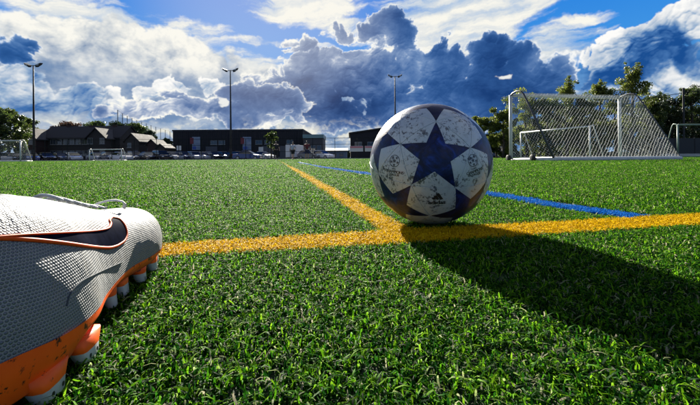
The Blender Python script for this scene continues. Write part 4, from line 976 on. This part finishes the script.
# netting posts beyond the houses
m_netp = mat('netting_post', (.02,.025,.03), .9, spec=.05)
nf = thing('netting_fence', (0,0,0), label='row of very thin tall netting posts stepping down beyond the houses', cat='net fence'); tops = []
for k in range(13):
    f_ = k/12; px = 118+f_*57; Y = 130+150*f_**.8; y = 110+ (133-110)*f_**.75; b = P(px, HORIZ, Y); zt = P(px, y, Y).z; tops.append((b.x, Y, zt)); MB().tube([(b.x, Y, 0), (b.x, Y, zt)], .07+.0004*Y, 5).obj('post', m_netp, nf)
MB().tube(tops, .04, 4).obj('cable', m_netp, nf); MB().tube([(x, y, z*.72) for x, y, z in tops], .04, 4).obj('cable', m_netp, nf)
nf2 = thing('netting_fence', (0,0,0), label='dark tall posts with a top cable above the trees at the right edge', cat='net fence'); tops = []
for px, y, Y in ((684,88,30),(742,80,28),(618,99,33)):
    b = P(px, HORIZ, Y); zt = P(px, y, Y).z; tops.append((b.x, Y, zt-.4)); MB().tube([(b.x, Y, 0), (b.x, Y, zt)], .07, 8).obj('post', m_steel, nf2)
MB().tube([tops[2], tops[0], tops[1]], .025, 5).obj('cable', m_steel, nf2)
# black screen of panels at the right
sc_ = thing('panel_screen', (GX(655, 28), 28, 0), label='low screen of black panels on a pale kerb at the right edge', cat='screen'); pw = 1.5
for k in range(6): MB().box(k*pw+.02, k*pw+pw-.02, -.03, .03, .28, zz(670,139,28)).obj('panel', mat('screen_black', (.012,.014,.016), .6) if k == 0 else bpy.data.materials['screen_black'], sc_); MB().box(k*pw-.02, k*pw+.02, -.05,.05, 0, 1.45).obj('post', m_steel, sc_)
MB().box(0, 6*pw, -.12, -.055, .10, .26).obj('kerb_rail', mat('rail_pale', (.35,.36,.34), .6), sc_)

# ------------------------------------------------------------------ trees
def leaf_mat(name, stops, tr=.35):
    m = bpy.data.materials.new(name); m.use_nodes = True; n = NB(m.node_tree); b = m.node_tree.nodes['Principled BSDF']; out = m.node_tree.nodes['Material Output']
    a = n.n('ShaderNodeAttribute', attribute_name='leaf').outputs['Fac']; cc = n.ramp(a, stops); n.put(b.inputs['Base Color'], cc); b.inputs['Roughness'].default_value = .5
    t = n.n('ShaderNodeBsdfTranslucent'); n.put(t.inputs[0], cc); mx = n.n('ShaderNodeMixShader'); mx.inputs[0].default_value = tr
    m.node_tree.links.new(b.outputs[0], mx.inputs[1]); m.node_tree.links.new(t.outputs[0], mx.inputs[2]); m.node_tree.links.new(mx.outputs[0], out.inputs[0]); return m
m_bark = mat('bark', build=vary((.03,.022,.016), (.07,.055,.04), 4, (.85,.95)))
LM = {'lime': leaf_mat('lime_leaves', [(0,(.03,.05,.008)), (.5,(.11,.145,.02)), (1,(.24,.26,.04))], .5), 'mid': leaf_mat('green_leaves', [(0,(.015,.03,.008)), (.5,(.05,.08,.015)), (1,(.12,.155,.03))], .4),
      'dark': leaf_mat('dark_leaves', [(0,(.010,.022,.008)), (.6,(.025,.045,.015)), (1,(.05,.07,.02))], .2), 'rust': leaf_mat('rust_leaves', [(0,(.03,.018,.012)), (.6,(.07,.035,.02)), (1,(.12,.07,.03))], .3)}
def tree(name, x, Y, H, W, lm, label, cat='tree', group=None, leaves=4500, leaf=.13, seed=0, upright=.6, base=.12, shoots=0, zb=0.0):
    """branches rise from a tapering trunk; small leaves gather in clumps round their outer halves"""
    r = np.random.RandomState(seed+3); t = thing(name, (x, Y, zb), label=label, cat=cat, group=group); tr = MB()
    tr.tube([(0,0,0), (W*.02*r.randn(), 0, H*.3), (W*.03*r.randn(), W*.02*r.randn(), H*.62), (0,0,H*.9)], [H*.022+.03, H*.017+.02, H*.010+.012, .01], 7)
    nb_ = 15+int(H*1.2); cl = []
    for i in range(nb_):
        f = base + (1-base)*((i+.5)/nb_)**.9; a = i*2.4+r.rand()*.8; z0 = H*f*.82
        prof = math.sin(math.pi*min(1, (f-base)/(1-base)*.80+.18))**.8
        L_ = W*.5*prof*r.uniform(.75, 1.15); rise = L_*upright*r.uniform(.6, 1.6)+H*.03
        p0 = Vector((0,0,z0)); p2 = Vector((math.cos(a)*L_, math.sin(a)*L_, z0+rise)); pm_ = p0.lerp(p2, .5)+Vector((0,0,-rise*.12)); tr.tube([p0, pm_, p2], [.012*H*.5*(1-f)+.02, .014, .006], 5, caps=False)
        for k in range(3): q_ = r.uniform(.35, 1.05); c = p0.lerp(p2, q_); cl.append((c, max(.10, W*.085*r.uniform(.6, 1.35))))
    for i in range(shoots):
        a = r.rand()*6.28; rr = W*.22*r.rand()**.5; z0 = H*.72; p0 = Vector((math.cos(a)*rr*.5, math.sin(a)*rr*.5, z0)); p1 = Vector((math.cos(a)*rr, math.sin(a)*rr, H*r.uniform(.90, 1.02))); tr.tube([p0, p1], [.02, .006], 4, caps=False)
        for k in range(5): cl.append((p0.lerp(p1, .3+.16*k), max(.07, W*.045*r.uniform(.7,1.2))))
    tr.obj('trunk', m_bark, t, True)
    cs = np.array([tuple(c) for c, s in cl]); ss_ = np.array([s for c, s in cl]); wgt = ss_**1.6; pick = r.choice(len(cl), leaves, p=wgt/wgt.sum())
    d = r.randn(leaves, 3); d /= np.linalg.norm(d, axis=1)[:, None]; d *= (r.rand(leaves, 1)**.45)*1.35; c = cs[pick] + d*ss_[pick][:, None]*np.array([1.15, 1.15, .85])
    u = r.randn(leaves, 3); u /= np.linalg.norm(u, axis=1)[:, None]; v = np.cross(u, r.randn(leaves, 3)); v /= np.linalg.norm(v, axis=1)[:, None]; s = leaf*r.uniform(.6, 1.3, (leaves, 1))
    V = np.stack([c-u*s*.6, c-v*s*.32, c+u*s*.6, c+v*s*.32], 1).reshape(-1, 3).astype(np.float32)
    me = bpy.data.meshes.new('crown'); me.vertices.add(len(V)); me.vertices.foreach_set('co', V.ravel()); me.loops.add(len(V)); me.loops.foreach_set('vertex_index', np.arange(len(V), dtype=np.int32))
    me.polygons.add(leaves); me.polygons.foreach_set('loop_start', np.arange(leaves, dtype=np.int32)*4); me.update(calc_edges=True)
    clump = r.rand(len(cl))[pick]; at = me.attributes.new('leaf', 'FLOAT', 'FACE'); at.data.foreach_set('value', np.clip(.5*clump+.5*r.rand(leaves), 0, 1).astype(np.float32))
    link('crown', me, LM[lm], t); return t
def tree_px(name, px, ytop, wpx, Y, lm, label, **kw):
    H = P(px, ytop, Y).z*1.06; return tree(name, GX(px, Y), Y, H, wpx*Y/F, lm, label, **kw)
RG_ = 'young trees behind the big goal'
for i, (px, yt, wp, Y, lm, lb, kw) in enumerate([
  (484,117,26,34,'lime','leftmost young tree showing between ball and big goal',{}), (503,111,30,33,'lime','yellow green tree behind the left post of the big goal',{}), (527,98,36,34,'lime','yellow green tree behind the curved stay of the big goal',{'shoots':2}),
  (548,100,34,33,'mid','green tree behind the left half of the goal net',{}), (567,82,32,35,'lime','young tree with a tall shoot above the middle of the crossbar',{'shoots':5}), (583,97,30,34,'mid','green tree behind the middle of the goal net',{}),
  (600,84,32,34,'lime','young tree with a tall shoot left of the right goal post',{'shoots':5}), (616,99,28,36,'mid','green tree directly behind the right goal post',{}), (633,67,34,32,'lime','tallest young tree with long loose shoots right of the goal post',{'shoots':8}),
  (652,96,34,33,'mid','dark green tree behind the right slope of the goal net',{'shoots':2}), (672,98,36,34,'dark','dark tree between the goal net and the netting post',{}), (692,86,34,33,'mid','leafy tree cut by the right edge of the picture',{'shoots':4}), (716,84,38,34,'dark','dark tree just outside the right edge',{})]):
    tree_px('young_tree', px, yt, wp, Y, lm, lb, group=RG_, seed=i*7, leaves=9500, leaf=.13, upright=1.1, base=.05, **kw)
for i, (px, yt, wp, Y, lm, lb) in enumerate([(497,133,34,36,'mid','low bushy shrub under the yellow green trees left of the goal'), (540,122,60,37,'lime','broad yellow green shrub behind the left half of the goal net'), (585,120,60,37,'mid','broad green shrub behind the right half of the goal net'), (640,118,60,36,'dark','broad dark shrub behind the right slope of the net'), (690,112,64,36,'dark','broad dark shrub behind the black screen')]):
    tree_px('shrub', px, yt, wp, Y, lm, lb, cat='shrub', group='shrubs under the young trees', seed=60+i, leaves=12000, leaf=.19, upright=.4, base=.0)
for i, (px, yt, wp, Y, lm, lb, lv) in enumerate([(8,107,40,66,'mid','large dark green tree at the left edge'), (-14,104,40,64,'dark','dark tree mostly outside the left edge'), (27,114,24,90,'mid','green tree behind the left gable of the terrace'), (68,120,26,98,'rust','reddish brown tree showing over the terrace roof'), (99,120,26,96,'mid','round green tree over the right gable of the terrace'),
      (118,120,26,94,'dark','dark round tree between terrace and gabled house'), (137,122,26,92,'mid','green tree behind the narrow gabled house'), (150,129,18,88,'dark','small dark tree right of the gabled house'), (167,138,14,80,'dark','small dark tree at the left corner of the warehouse'), (87,126,16,98,'mid','green tree top just left of the right terrace gable')] and
      [(8,107,40,66,'mid','large dark green tree at the left edge',5000), (-14,104,40,64,'dark','dark tree mostly outside the left edge',4000), (27,114,24,90,'mid','green tree behind the left gable of the terrace',4000), (68,120,26,98,'rust','reddish brown tree showing over the terrace roof',4000), (99,120,28,96,'mid','round green tree over the right gable of the terrace',4500),
      (118,120,28,94,'dark','dark round tree between terrace and gabled house',4500), (137,122,26,92,'mid','green tree behind the narrow gabled house',4500), (150,129,18,88,'dark','small dark tree right of the gabled house',3000), (167,138,14,80,'dark','small dark tree at the left corner of the warehouse',2500), (87,124,16,98,'mid','green tree top just left of the right terrace gable',2500)]):
    tree_px('broadleaf_tree', px, yt, wp, Y, lm, lb, group='trees round the houses', seed=90+i, leaves=lv, leaf=.42, upright=.5, base=.10)
tree_px('small_tree', 271.5, 131, 13, 57, 'mid', 'small slim tree standing alone before the warehouse', seed=140, leaves=1600, leaf=.22, upright=.9, base=.35)
# horizon belt of far trees: one mass nobody could count
bv = nr.uniform(0, 1, 9000); bx = -420+840*bv; by = 260+30*nr.rand(9000); hgt = 4.5+2.5*np.sin(bx*.05)+1.5*np.sin(bx*.017+1); bz = hgt*nr.rand(9000)
u = nr.randn(9000,3)*1.1; v = nr.randn(9000,3)*1.1; cc_ = np.stack([bx,by,bz],1); V = np.stack([cc_-u, cc_-v, cc_+u, cc_+v],1).reshape(-1,3)
me = bpy.data.meshes.new('far_tree_belt'); me.from_pydata([tuple(p) for p in V], [], [(4*i,4*i+1,4*i+2,4*i+3) for i in range(9000)]); tag(link('far_tree_belt', me, m_belt), 'low dark belt of far trees along the horizon', 'tree belt', kind='stuff')
# ------------------------------------------------------------------ people
def skin_mesh(name, vs, es, rad, m, parent, root=0, sub=1):
    me = bpy.data.meshes.new(name); me.from_pydata(vs, es, []); o = bpy.data.objects.new(name, me); C.objects.link(o); md = o.modifiers.new('s', 'SKIN'); md.use_smooth_shade = True
    sk = me.skin_vertices[0].data
    for i, r_ in enumerate(rad): sk[i].radius = (r_ if hasattr(r_, '__len__') else (r_, r_)); sk[i].use_root = (i == root)
    if sub: o.modifiers.new('d', 'SUBSURF').levels = sub; o.modifiers[-1].render_levels = sub
    bpy.context.view_layer.update(); me2 = bpy.data.meshes.new_from_object(o.evaluated_get(bpy.context.evaluated_depsgraph_get())); bpy.data.objects.remove(o)
    me2.name = name; me2.materials.clear(); me2.materials.append(m); me2.polygons.foreach_set('use_smooth', [True]*len(me2.polygons)); o2 = bpy.data.objects.new(name, me2); C.objects.link(o2); o2.parent = parent; return o2
def person(px, Y, H, facing, top, low, hair, label, step=.12, armL=.1, armR=.1, bend=0.0, legs='skin', zero=0):
    k = H/1.75; t = thing('person', (GX(px, Y), Y, 0.0), facing, label=label, cat='person', group='people standing at the far side of the pitch'); m_sk = mat('skin_tone', (.32,.20,.14), .5)
    S3 = lambda x, y, z: (x*k, y*k, z*k)
    J = [S3(0,0,.95), S3(0,0,1.12), S3(0,.01,1.36), S3(0,0,1.50), S3(0,-.01,1.60), S3(0,-.01,1.70),
         S3(.10,0,.90), S3(.12,-step*.6,.50), S3(.12,-step,.08), S3(.12,-step-.15,.04), S3(-.10,0,.90), S3(-.12,step*.3,.50), S3(-.12,step,.08), S3(-.12,step-.15,.04),
         S3(.19,0,1.42), S3(.26+armL*.5,-.02,1.14), S3(.27+armL*.4,-.14-bend,.92+bend), S3(.26+armL*.4,-.19-bend,.84+bend*1.2), S3(-.19,0,1.42), S3(-.26-armR*.5,-.02,1.14), S3(-.27-armR*.4,-.12,.92), S3(-.26-armR*.4,-.16,.84)]
    E = [(0,1),(1,2),(2,3),(3,4),(4,5),(0,6),(6,7),(7,8),(8,9),(0,10),(10,11),(11,12),(12,13),(2,14),(14,15),(15,16),(16,17),(2,18),(18,19),(19,20),(20,21)]
    Rr = [.13,.125,.15,.06,.085,.075,.09,.062,.042,.035,.09,.062,.042,.035,.062,.045,.032,.035,.062,.045,.032,.035]
    skin_mesh('body', J, E, [r_*k for r_ in Rr], m_sk, t)
    sv = [S3(0,0,.92), S3(0,0,1.15), S3(0,.01,1.38), S3(.19,0,1.43), S3(.245+armL*.3,-.01,1.22), S3(-.19,0,1.43), S3(-.245-armR*.3,-.01,1.22)]
    skin_mesh('shirt', sv, [(0,1),(1,2),(2,3),(3,4),(2,5),(5,6)], [r_*k for r_ in (.16,.16,.172,.082,.072,.082,.072)], top, t)
    end = .52 if legs == 'shorts' else .12
    f = (.90-end)/.82; pv = [S3(0,0,.97), S3(.10,0,.88), S3(.12,-step*.6 if end > .3 else -step*.6, .52), S3(-.10,0,.88), S3(-.12,step*.3,.52)]; pe = [(0,1),(1,2),(0,3),(3,4)]; pr = [.155,.115,.095 if end > .3 else .082,.115,.095 if end > .3 else .082]
    if end < .3: pv += [S3(.12,-step,.12), S3(-.12,step,.12)]; pe += [(2,5),(4,6)]; pr += [.065,.065]
    skin_mesh('shorts' if end > .3 else 'trousers', pv, pe, [r_*k for r_ in pr], low, t)
    for s, yy in ((1,-step),(-1,step)): skin_mesh('shoe', [S3(s*.12,yy+.05,.045), S3(s*.12,yy-.17,.04)], [(0,1)], [.05*k,.045*k], mat('shoe_dark', (.02,.02,.025), .5), t)
    hm = MB(); n = 12; c = Vector(S3(0,.012,1.665)); rr = .098*k; vs_ = [c+Vector((rr*math.sin(a)*math.cos(b)*.92, rr*math.sin(a)*math.sin(b)+.01, rr*math.cos(a)*1.12)) for a in [i*math.pi*.56/5 for i in range(6)] for b in [j*2*math.pi/n for j in range(n)]]
    hm.add(vs_, [(i*n+j, i*n+(j+1) % n, (i+1)*n+(j+1) % n, (i+1)*n+j) for i in range(5) for j in range(n)]); hm.obj('hair', hair, t, True)
    for s in (-1, 1):
        MB().tube([S3(s*.032,-.098,1.655), S3(s*.032,-.104,1.655)], .012*k, 8).obj('eye', mat('eye_dark', (.01,.01,.01), .3), t); MB().tube([S3(s*.088,0,1.63), S3(s*.088,0,1.675)], .018*k, 6).obj('ear', m_sk, t)
    MB().tube([S3(0,-.085,1.665), S3(0,-.112,1.63), S3(0,-.09,1.618)], [.010*k,.016*k,.010*k], 6).obj('nose', m_sk, t)
    return t
m_blk = mat('cloth_black', (.012,.012,.014), .8); m_pale = mat('cloth_pale', (.34,.38,.46), .8); m_dred = mat('cloth_dark_red', (.10,.012,.018), .8); m_hair = mat('hair_dark', (.015,.012,.01), .6); m_navy2 = mat('cloth_navy', (.02,.025,.06), .8)
person(276, 37, 1.82, R(25), m_blk, m_blk, m_hair, 'person dressed all in black, leftmost of the three at the far side', step=.06)
person(293, 37.5, 1.76, R(-20), m_pale, m_blk, m_hair, 'person in a pale blue shirt and black shorts before the white van', step=.10, legs='shorts', bend=.12)
person(307, 36.5, 1.80, R(10), m_dred, m_navy2, m_hair, 'person in a dark red top and navy shorts, rightmost of the three', step=.05, legs='shorts', armL=.2)
